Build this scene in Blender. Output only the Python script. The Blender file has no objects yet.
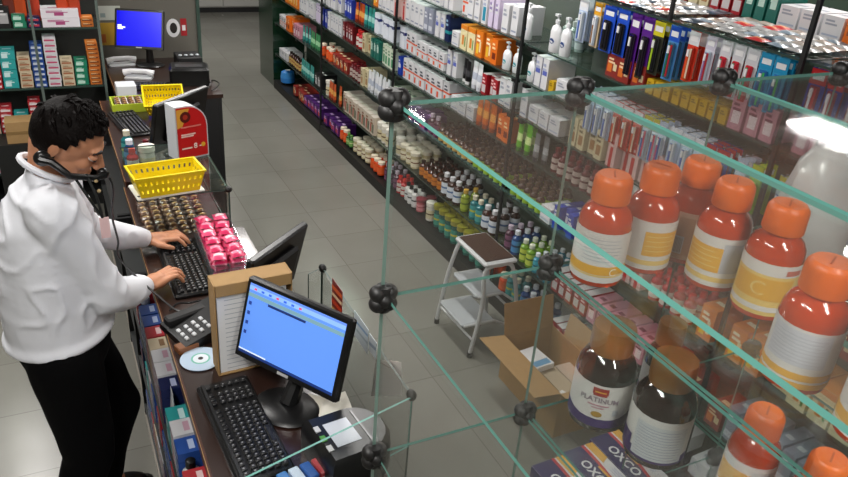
import bpy, bmesh, math, random
from mathutils import Vector, Matrix, noise
random.seed(7)
C = bpy.context.scene.collection
R = math.radians
HC = 2.4                                   # camera height
# ---------------------------------------------------------------- camera
yaw, pit, rol, FPX = R(27.942), R(26.832), R(4.696), 746.9
_f = Vector((math.sin(yaw)*math.cos(pit), math.cos(yaw)*math.cos(pit), -math.sin(pit)))
_r = Vector((math.cos(yaw), -math.sin(yaw), 0)); _u = _r.cross(_f)
_r2 = _r*math.cos(rol)+_u*math.sin(rol); _u2 = -_r*math.sin(rol)+_u*math.cos(rol)
cd = bpy.data.cameras.new('camera'); cam = bpy.data.objects.new('camera', cd); C.objects.link(cam)
m = Matrix((( _r2.x,_u2.x,-_f.x,0),(_r2.y,_u2.y,-_f.y,0),(_r2.z,_u2.z,-_f.z,HC),(0,0,0,1)))
cam.matrix_world = m; cd.sensor_width = 36; cd.lens = FPX/848*36; cd.clip_start = .02
bpy.context.scene.camera = cam
def ray(px, py): return _r2*((px-424)/FPX)-_u2*((py-238.5)/FPX)+_f
def atz(px, py, z): d = ray(px,py); return Vector((0,0,HC))+d*((z-HC)/d.z)
def aty(px, py, y): d = ray(px,py); return Vector((0,0,HC))+d*(y/d.y)
def proj(P):
    v = Vector(P)-Vector((0,0,HC)); d = v.dot(_f); return (424+v.dot(_r2)/d*FPX, 238.5-v.dot(_u2)/d*FPX)
# ---------------------------------------------------------------- materials
MATS = {}
def srgb(h):
    h = h.lstrip('#'); o = []
    for i in (0,2,4):
        c = int(h[i:i+2],16)/255; o.append(c/12.92 if c<=.04045 else ((c+.055)/1.055)**2.4)
    return (*o,1)
def mat(col, rough=.45, metal=0, trans=0, emit=0, coat=0, key=None, bump=0, bscale=40, sss=0, var=0):
    k = key or (col,rough,metal,trans,emit,coat,bump,bscale,sss,var)
    if k in MATS: return MATS[k]
    mt = bpy.data.materials.new(str(key or 'paint_'+col.lstrip('#'))); mt.use_nodes = True; nt = mt.node_tree
    b = nt.nodes['Principled BSDF']; c = srgb(col)
    b.inputs['Base Color'].default_value = c; b.inputs['Roughness'].default_value = rough
    b.inputs['Metallic'].default_value = metal; b.inputs['Transmission Weight'].default_value = trans
    b.inputs['Coat Weight'].default_value = coat; b.inputs['Coat Roughness'].default_value = .08
    if sss: b.inputs['Subsurface Weight'].default_value = sss; b.inputs['Subsurface Radius'].default_value = (.02,.008,.004)
    if emit: b.inputs['Emission Color'].default_value = c; b.inputs['Emission Strength'].default_value = emit
    if bump or var:
        tc = nt.nodes.new('ShaderNodeTexCoord'); n = nt.nodes.new('ShaderNodeTexNoise'); n.inputs['Scale'].default_value = bscale
        n.inputs['Detail'].default_value = 5; nt.links.new(tc.outputs['Object'], n.inputs['Vector'])
        if bump:
            bp = nt.nodes.new('ShaderNodeBump'); bp.inputs['Strength'].default_value = bump; bp.inputs['Distance'].default_value = .01
            nt.links.new(n.outputs['Fac'], bp.inputs['Height']); nt.links.new(bp.outputs['Normal'], b.inputs['Normal'])
        if var:
            mx = nt.nodes.new('ShaderNodeMixRGB'); mx.inputs['Color1'].default_value = tuple(x*(1-var) for x in c[:3])+(1,)
            mx.inputs['Color2'].default_value = tuple(min(1,x*(1+var)) for x in c[:3])+(1,)
            nt.links.new(n.outputs['Fac'], mx.inputs['Fac']); nt.links.new(mx.outputs['Color'], b.inputs['Base Color'])
    MATS[k] = mt; return mt
def glass_mat(name, tint, haze=0.0, hazecol='#9aa39c', ior=1.45):
    mt = bpy.data.materials.new(name); mt.use_nodes = True; nt = mt.node_tree; nt.nodes.clear()
    o = nt.nodes.new('ShaderNodeOutputMaterial'); t = nt.nodes.new('ShaderNodeBsdfTransparent'); t.inputs[0].default_value = tint
    g = nt.nodes.new('ShaderNodeBsdfGlossy'); g.inputs['Roughness'].default_value = .03
    fr = nt.nodes.new('ShaderNodeFresnel'); ge = nt.nodes.new('ShaderNodeNewGeometry'); mr = nt.nodes.new('ShaderNodeMapRange')
    mr.inputs['To Min'].default_value = ior; mr.inputs['To Max'].default_value = 1/ior      # a thin pane: the far side reflects like the near one
    nt.links.new(ge.outputs['Backfacing'], mr.inputs[0]); nt.links.new(mr.outputs[0], fr.inputs[0])
    mx = nt.nodes.new('ShaderNodeMixShader'); nt.links.new(fr.outputs[0], mx.inputs[0]); nt.links.new(t.outputs[0], mx.inputs[1]); nt.links.new(g.outputs[0], mx.inputs[2])
    last = mx
    if haze:
        d = nt.nodes.new('ShaderNodeBsdfDiffuse'); d.inputs[0].default_value = srgb(hazecol)
        m2 = nt.nodes.new('ShaderNodeMixShader'); m2.inputs[0].default_value = haze
        nt.links.new(mx.outputs[0], m2.inputs[1]); nt.links.new(d.outputs[0], m2.inputs[2]); last = m2
    nt.links.new(last.outputs[0], o.inputs[0]); MATS[name] = mt; return mt
GL = glass_mat('clear_glass', (.985,.992,.988,1), 0)
GLT = glass_mat('hazy_glass', (.965,.975,.965,1), .045, '#9a8a80')  # top plate: brownish haze of reflections and dust mixed in as diffuse colour
GLS = glass_mat('shelf_glass', (.86,.93,.89,1), .03)
EDGE = mat('#5c998e', .45, key='glass_edge')
EDGED2 = mat('#7fa297', .4, key='pane_edge')
EDGED = mat('#2f433c', .35, key='glass_edge_dark')
BLK = mat('#0b0b0c', .35, key='black_plastic'); BLKM = mat('#101012', .6, key='matt_black')
CLIP = mat('#0c0a0a', .5, key='clip_plastic')
WHT = mat('#e8e8ea', .45, key='white')
STEEL = mat('#9a9c9c', .3, metal=.9, key='steel')
CARD = mat('#a88658', .8, key='cardboard', var=.12, bscale=30)
# ---------------------------------------------------------------- mesh builder
class MB:
    def __init__(s): s.v=[]; s.f=[]; s.m=[]; s.T=Matrix.Identity(4)
    def add(s, vs, fs, mt):
        n=len(s.v); s.v += [s.T@Vector(p) for p in vs]
        s.f += [tuple(n+i for i in f) for f in fs]; s.m += [mt]*len(fs) if not isinstance(mt,list) else mt
    def box(s, x0,y0,z0,x1,y1,z1, mt, side=None):
        vs=[(x0,y0,z0),(x1,y0,z0),(x1,y1,z0),(x0,y1,z0),(x0,y0,z1),(x1,y0,z1),(x1,y1,z1),(x0,y1,z1)]
        fs=[(3,2,1,0),(4,5,6,7),(0,1,5,4),(1,2,6,5),(2,3,7,6),(3,0,4,7)]
        if side is None: s.add(vs,fs,mt)
        else:
            t=min(((x1-x0),0),((y1-y0),1),((z1-z0),2))[1]
            big={2:(0,1),1:(2,4),0:(3,5)}[t]
            s.add(vs,fs,[mt if i in big else side for i in range(6)])
        return s
    def cbox(s,c,sz,mt): x,y,z=c; a,b,d=[q/2 for q in sz]; return s.box(x-a,y-b,z-d,x+a,y+b,z+d,mt)
    def bbox(s,x0,y0,z0,x1,y1,z1,mt,b=.004):       # box with chamfered vertical edges and top
        pts=[(x0+b,y0),(x1-b,y0),(x1,y0+b),(x1,y1-b),(x1-b,y1),(x0+b,y1),(x0,y1-b),(x0,y0+b)]
        cx,cy=(x0+x1)/2,(y0+y1)/2
        sh=lambda p:(cx+(p[0]-cx)*(1-2*b/(x1-x0)),cy+(p[1]-cy)*(1-2*b/(y1-y0)))
        v=[(*p,z0) for p in pts]+[(*p,z1-b) for p in pts]+[(*sh(p),z1) for p in pts]
        f=[tuple(range(7,-1,-1))]+[(i,(i+1)%8,8+(i+1)%8,8+i) for i in range(8)]+[(8+i,8+(i+1)%8,16+(i+1)%8,16+i) for i in range(8)]+[tuple(range(16,24))]
        s.add(v,f,mt); return s
    def quad(s,a,b,c,d,mt): s.add([a,b,c,d],[(0,1,2,3)],mt)
    def lathe(s, prof, n=20, sx=1, sy=1, c=(0,0,0), cap=True):   # prof: [(r,z,mat of the band that starts here)]
        k=len(prof); vs=[]; fs=[]; ms=[]
        for r,z,_ in prof:
            for i in range(n):
                a=2*math.pi*i/n; vs.append((c[0]+r*math.cos(a)*sx,c[1]+r*math.sin(a)*sy,c[2]+z))
        for j in range(k-1):
            for i in range(n):
                fs.append((j*n+i,j*n+(i+1)%n,(j+1)*n+(i+1)%n,(j+1)*n+i)); ms.append(prof[j][2])
        if cap:
            fs.append(tuple(range(n-1,-1,-1))); ms.append(prof[0][2]); fs.append(tuple((k-1)*n+i for i in range(n))); ms.append(prof[-2][2])
        s.add(vs,fs,ms); return s
    def tube(s, pts, r, mt, n=8, closed=False):
        pts=[Vector(p) for p in pts]; k=len(pts); rs=r if isinstance(r,(list,tuple)) else [r]*k
        vs=[]; fs=[]; up=Vector((0,0,1)); prev=None
        for i,p in enumerate(pts):
            t=(pts[min(i+1,k-1)]-pts[max(i-1,0)]).normalized() if not closed else (pts[(i+1)%k]-pts[i-1]).normalized()
            a = prev if prev else (up if abs(t.z)<.9 else Vector((1,0,0)))
            u=(a-t*a.dot(t)).normalized(); w=t.cross(u); prev=u
            for j in range(n):
                q=2*math.pi*j/n; vs.append(p+(u*math.cos(q)+w*math.sin(q))*rs[i])
        for i in range(k if closed else k-1):
            for j in range(n):
                fs.append((i*n+j,i*n+(j+1)%n,((i+1)%k)*n+(j+1)%n,((i+1)%k)*n+j))
        if not closed: fs.append(tuple(range(n-1,-1,-1))); fs.append(tuple((k-1)*n+j for j in range(n)))
        s.add(vs,fs,mt); return s
    def prism(s, poly, z0, z1, mt, topmat=None):   # poly in xy
        n=len(poly); vs=[(x,y,z0) for x,y in poly]+[(x,y,z1) for x,y in poly]
        fs=[tuple(range(n-1,-1,-1)),tuple(range(n,2*n))]+[(i,(i+1)%n,n+(i+1)%n,n+i) for i in range(n)]
        s.add(vs,fs,[mt,topmat or mt]+[mt]*n); return s
    def ico(s, c, rad, mt, seg=12, ring=8):
        vs=[];fs=[]
        rx,ry,rz = rad if isinstance(rad,tuple) else (rad,)*3
        for j in range(ring+1):
            p=math.pi*j/ring
            for i in range(seg):
                a=2*math.pi*i/seg; vs.append((c[0]+rx*math.sin(p)*math.cos(a),c[1]+ry*math.sin(p)*math.sin(a),c[2]+rz*math.cos(p)))
        for j in range(ring):
            for i in range(seg): fs.append((j*seg+i,(j+1)*seg+i,(j+1)*seg+(i+1)%seg,j*seg+(i+1)%seg))
        s.add(vs,fs,mt); return s
    def mesh(s,name,smooth=True):
        me=bpy.data.meshes.new(name); me.from_pydata([tuple(p) for p in s.v],[],s.f)
        ms=[]
        idx=[]
        for q in s.m:
            if q not in ms: ms.append(q)
            idx.append(ms.index(q))
        for q in ms: me.materials.append(q)
        me.polygons.foreach_set('material_index',idx); me.validate()
        bm=bmesh.new(); bm.from_mesh(me); bmesh.ops.remove_doubles(bm,verts=bm.verts,dist=1e-6)
        bmesh.ops.recalc_face_normals(bm,faces=bm.faces)
        if smooth:
            for f in bm.faces: f.smooth=True
            for e in bm.edges:
                if len(e.link_faces)!=2 or e.calc_face_angle(9)>R(35): e.smooth=False
        bm.to_mesh(me); bm.free(); return me
    def build(s,name,parent=None,loc=(0,0,0),rot=(0,0,0),smooth=True):
        return link(name,s.mesh(name,smooth),parent,loc,rot)
def link(name,me,parent=None,loc=(0,0,0),rot=(0,0,0)):
    o=bpy.data.objects.new(name,me); C.objects.link(o); o.location=loc; o.rotation_euler=rot
    if parent: o.parent=parent
    return o
LABELS={}
def tag(o,label,cat,group=None,kind=None):
    n=len(label.split())
    if n>16 or n<4: print('LABELLEN',n,label)
    if label in LABELS and LABELS[label]!=group: print('DUPLABEL',label)
    if label in LABELS and group is None: print('DUPLABEL',label)
    LABELS[label]=group
    o['label']=label; o['category']=cat
    if group: o['group']=group
    if kind: o['kind']=kind
    return o
def thing(name,label,cat,loc=(0,0,0),rz=0,group=None):
    o=bpy.data.objects.new(name,None); C.objects.link(o); o.location=loc; o.rotation_euler=(0,0,rz); o.empty_display_size=.05
    return tag(o,label,cat,group)
def struct(name,mb,smooth=False):
    o=mb.build(name,smooth=smooth); o['kind']='structure'; return o
def copy_tree(o,parent=None):
    c=o.copy(); C.objects.link(c)
    if parent: c.parent=parent
    for ch in list(o.children): copy_tree(ch,c)
    return c
def text_geo(txt,size=1.0,bold=0.0):
    cu=bpy.data.curves.new('t','FONT'); cu.body=txt; cu.size=size; cu.align_x='CENTER'; cu.align_y='CENTER'; cu.offset=bold; cu.resolution_u=3
    ob=bpy.data.objects.new('t',cu); C.objects.link(ob); bpy.context.view_layer.update()
    me=bpy.data.meshes.new_from_object(ob.evaluated_get(bpy.context.evaluated_depsgraph_get()))
    v=[tuple(q.co) for q in me.vertices]; f=[tuple(p.vertices) for p in me.polygons]
    bpy.data.objects.remove(ob); bpy.data.meshes.remove(me); bpy.data.curves.remove(cu)
    return v,f
def add_text(mb,txt,size,origin,right,up,mt,bold=0):
    v,f=text_geo(txt,size,bold); o=Vector(origin); r=Vector(right).normalized(); u=Vector(up).normalized()
    mb.add([o+r*a+u*b for a,b,_ in v],f,mt)
# ---------------------------------------------------------------- room shell
def floor_mat():
    mt=bpy.data.materials.new('floor_tiles'); mt.use_nodes=True; nt=mt.node_tree; b=nt.nodes['Principled BSDF']
    tc=nt.nodes.new('ShaderNodeTexCoord'); mp=nt.nodes.new('ShaderNodeMapping'); mp.inputs['Location'].default_value=(.11,.2,0)
    br=nt.nodes.new('ShaderNodeTexBrick'); br.offset=0; br.inputs['Scale'].default_value=1; br.inputs['Brick Width'].default_value=.42; br.inputs['Row Height'].default_value=.42
    br.inputs['Mortar Size'].default_value=.003; br.inputs['Mortar Smooth'].default_value=.5
    br.inputs['Color1'].default_value=srgb('#898880'); br.inputs['Color2'].default_value=srgb('#807f77'); br.inputs['Mortar'].default_value=srgb('#6e6c64')
    n=nt.nodes.new('ShaderNodeTexNoise'); n.inputs['Scale'].default_value=2.2; n.inputs['Detail'].default_value=4
    mx=nt.nodes.new('ShaderNodeMixRGB'); mx.blend_type='MULTIPLY'; mx.inputs['Fac'].default_value=.35
    cr=nt.nodes.new('ShaderNodeValToRGB'); cr.color_ramp.elements[0].position=.3; cr.color_ramp.elements[0].color=(.7,.69,.66,1); cr.color_ramp.elements[1].position=.7
    L=nt.links; L.new(tc.outputs['Object'],mp.inputs['Vector']); L.new(mp.outputs[0],br.inputs['Vector']); L.new(mp.outputs[0],n.inputs['Vector'])
    L.new(n.outputs['Fac'],cr.inputs[0]); L.new(br.outputs['Color'],mx.inputs['Color1']); L.new(cr.outputs[0],mx.inputs['Color2']); L.new(mx.outputs[0],b.inputs['Base Color'])
    n2=nt.nodes.new('ShaderNodeTexNoise'); n2.inputs['Scale'].default_value=4; n2.inputs['Detail'].default_value=2; L.new(mp.outputs[0],n2.inputs['Vector'])
    mr=nt.nodes.new('ShaderNodeMapRange'); mr.inputs['To Min'].default_value=.2; mr.inputs['To Max'].default_value=.3; L.new(n2.outputs['Fac'],mr.inputs[0]); L.new(mr.outputs[0],b.inputs['Roughness'])
    return mt
X0,X1,Y0,Y1,ZC=-2.2,6.2,-1.6,12.9,3.1
struct('floor',MB().box(X0,Y0,-.1,X1,Y1,0,floor_mat()))
struct('ceiling',MB().box(X0,Y0,ZC,X1,Y1,ZC+.1,mat('#7c7771',.9)))
wm=mat('#7e7c76',.8,key='wall_paint',var=.05,bscale=2)
struct('wall_far',MB().box(X0,Y1,0,X1,Y1+.1,ZC,wm)); struct('wall_near',MB().box(X0,Y0-.1,0,X1,Y0,ZC,wm))
struct('wall_left',MB().box(X0-.1,Y0,0,X0,Y1,ZC,wm)); struct('wall_right',MB().box(X1,Y0,0,X1+.1,Y1,ZC,wm))
struct('baseboard_far',MB().box(X0,Y1-.02,0,X1,Y1,.12,mat('#3a3733',.5)))
# ---------------------------------------------------------------- lamps of the ceiling
lm=mat('#ffffff',.5,emit=6,key='lamp_tube')
LAMPS=[(-.5,.6),(-.5,3.4),(-.6,6.2),(.55,-.75),(1.45,3.6),(1.45,6.2),(1.45,9.3),(3.6,2.0),(3.3,4.2),(3.3,8)]
for i,(x,y) in enumerate(LAMPS):
    t=thing('ceiling_lamp','long white fluorescent fitting hanging under the shop ceiling above the racks','lamp',(x,y,ZC-.002),0,'fluorescent ceiling fittings')
    MB().box(-.12,-.62,-.05,.12,.62,0,WHT).build('housing',t)
    for s in (-.05,.05): MB().tube([(s,-.58,-.068),(s,.58,-.068)],.013,lm).build('tube',t)
    ld=bpy.data.lights.new('lamp_light','AREA'); ld.shape='RECTANGLE'; ld.size=.22; ld.size_y=1.15; ld.energy=30 if (x<0 and y>5) else 42; ld.color=(1,.97,.93)
    lo=bpy.data.objects.new('lamp_light',ld); C.objects.link(lo); lo.parent=t; lo.location=(0,0,-.09)
w=bpy.data.worlds.new('world'); bpy.context.scene.world=w; w.use_nodes=True
w.node_tree.nodes['Background'].inputs[0].default_value=(.8,.85,1,1); w.node_tree.nodes['Background'].inputs[1].default_value=.05
# ---------------------------------------------------------------- product meshes
PK={}
def lines(mb,x0,x1,z0,z1,y,mt,n=3):
    for i in range(n):
        z=z1-(z1-z0)*(i+.5)/n; t=(z1-z0)/n*.28; e=x0+(x1-x0)*(.6+.4*((i*37)%5)/4)
        mb.quad((x0,y,z-t),(e,y,z-t),(e,y,z+t),(x0,y,z+t),mt)
def carton(w,d,h,base,dec=(),ink='#454a55',side=None,top=None):
    ink=ink or base; d=max(d,.17) if h>.07 and w<.12 else d; mb=MB(); bm_=mat(base,.4); mb.box(-w/2,0,0,w/2,d,h,bm_)
    e=.0007
    for u0,v0,u1,v1,c in dec:
        cm=mat(c,.4)
        xa,xb,za,zb=-w/2+u0*w,-w/2+u1*w,v0*h,v1*h
        mb.quad((xa,-e,za),(xb,-e,za),(xb,-e,zb),(xa,-e,zb),cm)
        if u0==0 and u1==1:
            mb.quad((w/2+e,0,za),(w/2+e,d,za),(w/2+e,d,zb),(w/2+e,0,zb),cm)
    if side: mb.quad((w/2+e/2,0,0),(w/2+e/2,d,0),(w/2+e/2,d,h),(w/2+e/2,0,h),mat(side,.4))
    if top: mb.quad((-w/2,0,h+e),(w/2,0,h+e),(w/2,d,h+e),(-w/2,d,h+e),mat(top,.4))
    else:
        ts=mat(ink,.5); mb.quad((-w*.3,d*.3,h+e),(w*.3,d*.3,h+e),(w*.3,d*.45,h+e),(-w*.3,d*.45,h+e),ts)
    if ink: lines(mb,-w*.36,w*.36,h*.56,h*.86,-2*e,mat(ink,.5),2)
    return mb
def bottle(r,h,body,cap,lab=None,band=None,sq=1,neck=.45,caph=.18,n=14,glossy=.25):
    B=mat(body,glossy,coat=.4); K=mat(cap,.35); L_=mat(lab,.5) if lab else B; D=mat(band,.5) if band else L_
    hs=h*(1-caph)
    pr=[(r*.9,0,B),(r,h*.02,B),(r,h*.12,L_),(r,h*.34,D),(r,h*.42,L_),(r,h*.60,B),(r*.98,hs*.84,B),(r*neck*1.1,hs*.97,B),(r*neck,hs,K),(r*neck*1.25,hs+.001,K),(r*neck*1.25,h*.99,K),(r*neck*1.05,h,K)]
    return MB().lathe(pr,n,1,sq)
def pump(r,h,body,cap,spot):
    mb=MB(); B=mat(body,.35,coat=.3); K=mat(cap,.35)
    mb.lathe([(r*.9,0,B),(r,h*.03,B),(r,h*.55,B),(r*.8,h*.66,B),(r*.35,h*.72,B),(r*.32,h*.76,K),(r*.42,h*.77,K),(r*.42,h*.85,K),(r*.16,h*.86,K),(r*.16,h*.95,K)],14,1,.65)
    mb.box(-r*.5,-r*.25,h*.94,r*.25,r*.25,h,K)
    sm=mat(spot,.4); v=[]; z0=h*.3
    for i in range(12):
        a=2*math.pi*i/12; x=r*.5*math.cos(a); v.append((x,-math.sqrt(max(0,1-(x/r)**2))*r*.65-.001,z0+r*.38*math.sin(a)))
    mb.add(v,[tuple(range(12))],sm); lines(mb,-r*.35,r*.35,z0-r*.1,z0+r*.1,-r*.67-.001,WHT,1)
    return mb
def tubep(w,h,body,cap,band=None):
    B=mat(body,.35,coat=.3); K=mat(cap,.35); D=mat(band or body,.4); mb=MB()
    r=w/2; n=12; vs=[];fs=[];ms=[]
    pr=[(.75,0,1,K),(.8,.12,1,K),(.95,.14,1,B),(1,.35,.8,D),(1,.6,.5,B),(1,.97,.1,B),(1,1,.08,B)]
    for a,z,s_,_ in pr:
        for i in range(n):
            q=2*math.pi*i/n; vs.append((r*a*math.cos(q),r*.55*s_*math.sin(q),h*z))
    for j in range(len(pr)-1):
        for i in range(n): fs.append((j*n+i,j*n+(i+1)%n,(j+1)*n+(i+1)%n,(j+1)*n+i)); ms.append(pr[j][3])
    fs.append(tuple(range(n-1,-1,-1))); ms.append(K); fs.append(tuple((len(pr)-1)*n+i for i in range(n))); ms.append(B)
    mb.add(vs,fs,ms); return mb
def hang(w,h,card,top,item,foot='#d9dde2',bub=None):
    mb=MB(); cm=mat(card,.35,coat=.4); e=.001
    mb.box(-w/2,0,-h,w/2,.002,0,cm); mb.box(-w/2,-e,-h*.28,w/2,0,-h*.015,mat(top,.35))
    mb.quad((-w*.34,-2*e,-h*.2),(w*.34,-2*e,-h*.2),(w*.34,-2*e,-h*.1),(-w*.34,-2*e,-h*.1),WHT)
    # moulded bubble with the brush inside
    bm_=mat(bub or '#b9c6d4',.12,coat=.6)
    mb.bbox(-w*.3,-.012,-h*.95,w*.3,0,-h*.3,bm_,.004)
    im=mat(item,.35); mb.box(-w*.14,-.0145,-h*.92,w*.0,-.011,-h*.34,im); mb.box(-w*.16,-.017,-h*.5,w*.02,-.012,-h*.36,WHT)
    mb.box(w*.06,-.0145,-h*.92,w*.2,-.011,-h*.34,mat(foot,.35))
    return mb
def sachet(w,d,h,col,col2):
    mb=MB(); n=6; vs=[]; fs=[]; ms=[]; A=mat(col,.3,coat=.3); B=mat(col2,.3,coat=.3)
    for sgn in (1,-1):
        o=len(vs)
        for j in range(n+1):
            for i in range(n+1):
                u,v=i/n,j/n; b=(math.sin(math.pi*u)*math.sin(math.pi*v))**.6
                vs.append(((u-.5)*w,(v-.5)*d,h/2+sgn*h/2*b+(.0008*math.sin(9*u+5*v) if 0<i<n and 0<j<n else 0)))
        for j in range(n):
            for i in range(n):
                q=(o+j*(n+1)+i,o+j*(n+1)+i+1,o+(j+1)*(n+1)+i+1,o+(j+1)*(n+1)+i); fs.append(q if sgn>0 else q[::-1]); ms.append(B if 1<j<4 and 0<i<n-1 else A)
    mb.add(vs,fs,ms); return mb
def K(key,fn,*a,**k):
    mb=fn(*a,**k); xs=[p.x for p in mb.v]; ys=[p.y for p in mb.v]; zs=[p.z for p in mb.v]
    me=mb.mesh(key); PK[key]=(me,max(xs)-min(xs),max(ys)-min(ys),max(zs),min(ys)); return me
W_='#d6d6d9'
K('b_white_orange',carton,.075,.12,.14,W_,[(0,.46,1,.54,'#d9582c'),(.1,.08,.42,.36,'#d9502a')],side='#d9d9dc')
K('b_white_orange_s',carton,.07,.1,.11,W_,[(0,.40,1,.47,'#d9582c'),(.08,.08,.4,.3,'#e0602e')])
K('b_white',carton,.06,.09,.15,W_,[(.1,.1,.9,.16,'#8b93a8')],ink='#9aa0ac')
K('b_white_low',carton,.09,.1,.085,W_,[(.1,.12,.9,.2,'#a9b4c8')],ink='#9aa0ac')
K('b_white_blue',carton,.055,.09,.155,W_,[(.15,.45,.85,.6,'#5b68b8'),(0,0,.06,1,'#2a2f6e')],ink='#a4acc6')
K('b_white_dots',carton,.08,.09,.15,'#dfe4ee',[(.0,.62,1,.76,'#1d2a6b')],ink='#dfe4ee')
K('b_white_teal',carton,.05,.05,.17,W_,[(.2,.1,.8,.55,'#1b86a8')],ink='#a4acc6')
K('b_lilac',carton,.045,.05,.16,'#cfc3dc',[(.2,.5,.8,.8,W_)],ink='#8a7aa8')
K('b_blue',carton,.05,.09,.15,'#2136a0',[(.2,.3,.8,.6,'#dfe4ee')],ink='#b7c4ee')
K('b_royal',carton,.045,.06,.13,'#1d3fae',[(.1,.4,.9,.6,'#e6e9f4')],ink='#dfe4ee')
K('b_navy',carton,.05,.07,.16,'#12204a',[(0,.3,1,.42,'#2a8f95')],ink='#8fb0c8')
K('b_grey',carton,.055,.08,.15,'#8f94a6',[(.1,.1,.9,.3,'#c9cdd8')],ink='#d6d9e2')
K('b_green_white',carton,.05,.06,.15,'#d2dcc8',[(.2,.1,.8,.5,'#3f8f63')],ink='#5a8a68')
K('b_dkgreen',carton,.05,.06,.14,'#17665a',[(.2,.4,.8,.75,'#bcd8cc')],ink='#bcd8cc')
K('b_orange',carton,.075,.09,.15,'#e07a1c',[(.15,.12,.5,.5,'#f0c23a'),(.58,.2,.8,.6,'#f6e3b8')],ink='#fff0d0')
K('b_orange2',carton,.06,.08,.14,'#e4701a',[(.2,.2,.8,.45,'#7a2c10')],ink='#fbd6a0')
K('b_yellow_pic',carton,.08,.1,.145,'#e8dcae',[(0,.82,1,1,'#dd8220'),(.3,.2,.6,.6,'#d8842a'),(.72,.15,.85,.55,'#3f8a3c')],ink=None,top='#e08c22')
K('b_yellow',carton,.04,.09,.06,'#c9a21e',[],ink='#7a5f10')
K('b_red',carton,.05,.08,.12,'#a01824',[(.1,.12,.9,.5,'#c9c3c4')],ink='#f0c8c8',top='#c9c3c4')
K('b_dkred',carton,.05,.07,.14,'#6e141c',[(.25,.2,.75,.5,'#c9c9cc')],ink='#d8a8a8')
K('b_redstripe',carton,.06,.08,.16,'#d8b4b0',[(.3,0,.65,1,'#c02020')],ink=None)
K('b_cream',carton,.055,.08,.14,'#d2c6a2',[(.2,.15,.8,.5,'#a2764a')],ink='#7a6a4a')
K('b_pink',carton,.06,.08,.12,'#c98a9a',[(.2,.2,.8,.6,'#f0dce0')],ink='#7a3048')
K('b_photo',carton,.085,.16,.15,'#cdbfae',[(.1,.12,.38,.62,'#b0483a'),(.5,.12,.72,.62,'#4f6a3e'),(.78,.12,.95,.6,'#303038')],ink='#8a5a3a',top='#d2cabd')
K('b_purple',carton,.09,.12,.1,'#4a2068',[(.1,.2,.45,.7,'#c8383c'),(.55,.2,.9,.7,'#b0287a')],ink='#d8b0e8')
K('b_redorange',carton,.08,.12,.1,'#8a2a24',[(.1,.2,.5,.7,'#d8702c'),(.6,.3,.9,.6,'#dcc8a0')],ink='#e8c8a0')
K('b_green',carton,.055,.08,.17,'#5fae1e',[(.2,.1,.8,.4,'#dff0b8')],ink='#f0ffe0')
K('b_blackwhite',carton,.07,.1,.13,'#1a1a1c',[(.15,.2,.85,.7,'#a8a8aa')],ink='#d0d0d0')
K('t_teal',tubep,.055,.16,'#2f8f88','#1e5a58','#9ad0c8')
K('t_green',tubep,.055,.16,'#3f8a58','#205034','#9ad0a0')
K('t_white',tubep,.055,.16,'#e2e4e8','#c8ccd4','#b4bccb')
K('t_white_red',tubep,.055,.16,'#e2e4e8','#a02028','#d0a8a8')
K('t_orange',tubep,.055,.16,'#c4501c','#7a2810','#e0a050')
K('t_blackwhite',tubep,.05,.14,'#101013','#dcdcdc','#3a3a3e')
K('t_lime',tubep,.05,.17,'#66b81e','#3a7a14','#d8f0a0')
K('t_orangebig',tubep,.06,.18,'#d4661e','#a04410','#e8a04a')
K('t_greybig',tubep,.045,.15,'#777a7c','#303234','#a6aaac')
K('p_white',pump,.036,.185,'#e6e7ea','#dfe0e4','#1f3f7c')
K('p_teal',pump,.033,.15,'#e6e7ea','#dfe0e4','#2a9aa4')
K('j_cream',bottle,.035,.12,'#cbbd93','#e3dcc6','#e6ddc0','#7a4a28',neck=.9,caph=.2)
K('j_white',bottle,.037,.14,'#d9d6cc','#e6e2d6','#cfc4a0','#5c4630',neck=.85,caph=.2)
K('j_orange',bottle,.034,.11,'#d8481a','#f0e0c8','#e0602a',None,neck=.7,caph=.2)
K('o_red',bottle,.028,.14,'#b01822','#d8322e','#d8d0c8','#a01820')
K('o_wine',bottle,.026,.13,'#5a1018','#701820','#b8a8a0','#5a1018')
K('o_white',bottle,.027,.14,'#dcdcd8','#101010','#e2e2e2','#303034')
K('o_amber',bottle,.028,.13,'#3a1708','#20100a','#b89a5a','#8a3a1c')
K('o_amber_lime',bottle,.026,.13,'#33180c','#5a4638','#8fb03a','#d8c850')
K('o_amber_gold',bottle,.028,.12,'#4a1c0a','#301408','#c9781e','#a0561a')
K('o_label_white',bottle,.034,.16,'#3a1a10','#dcdce0','#d9dfe8','#4f6f9c')
K('o_olive',bottle,.03,.15,'#7f8f1e','#c8a040','#a0b03a','#60701a')
K('o_teal',bottle,.03,.16,'#1f6f74','#e0d8c0','#3f9a98','#c9c23a')
K('o_blue',bottle,.03,.15,'#18407a','#dfe4ee','#4a8ac0','#18305a')
K('o_purple',bottle,.03,.15,'#4a2038','#c8b8c8','#7a4a68','#3a1830')
K('o_yellowgreen',bottle,.028,.14,'#6f9a1e','#e0e4d0','#c0d050','#406a1a')
K('o_turq_cap',bottle,.024,.12,'#1f8098','#e4e8ec','#3fa8b8','#16506a')
K('o_pink',bottle,.035,.1,'#c0606a','#8a3a44','#d88a90','#a04450',neck=.9,caph=.22)
K('o_yellowcap',bottle,.032,.17,'#1c5c56','#8f8a2a','#2f8a78','#c8b83a',neck=.95,caph=.2)
K('o_green_sm',bottle,.024,.11,'#2a5a2a','#6aa050','#7ab060','#d8d8a0')
K('o_clear',bottle,.026,.14,'#8ea6a0','#c0cac8','#b8c8c8','#7a8f90')
def hk(k,*a): K(k,hang,*a)
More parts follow.
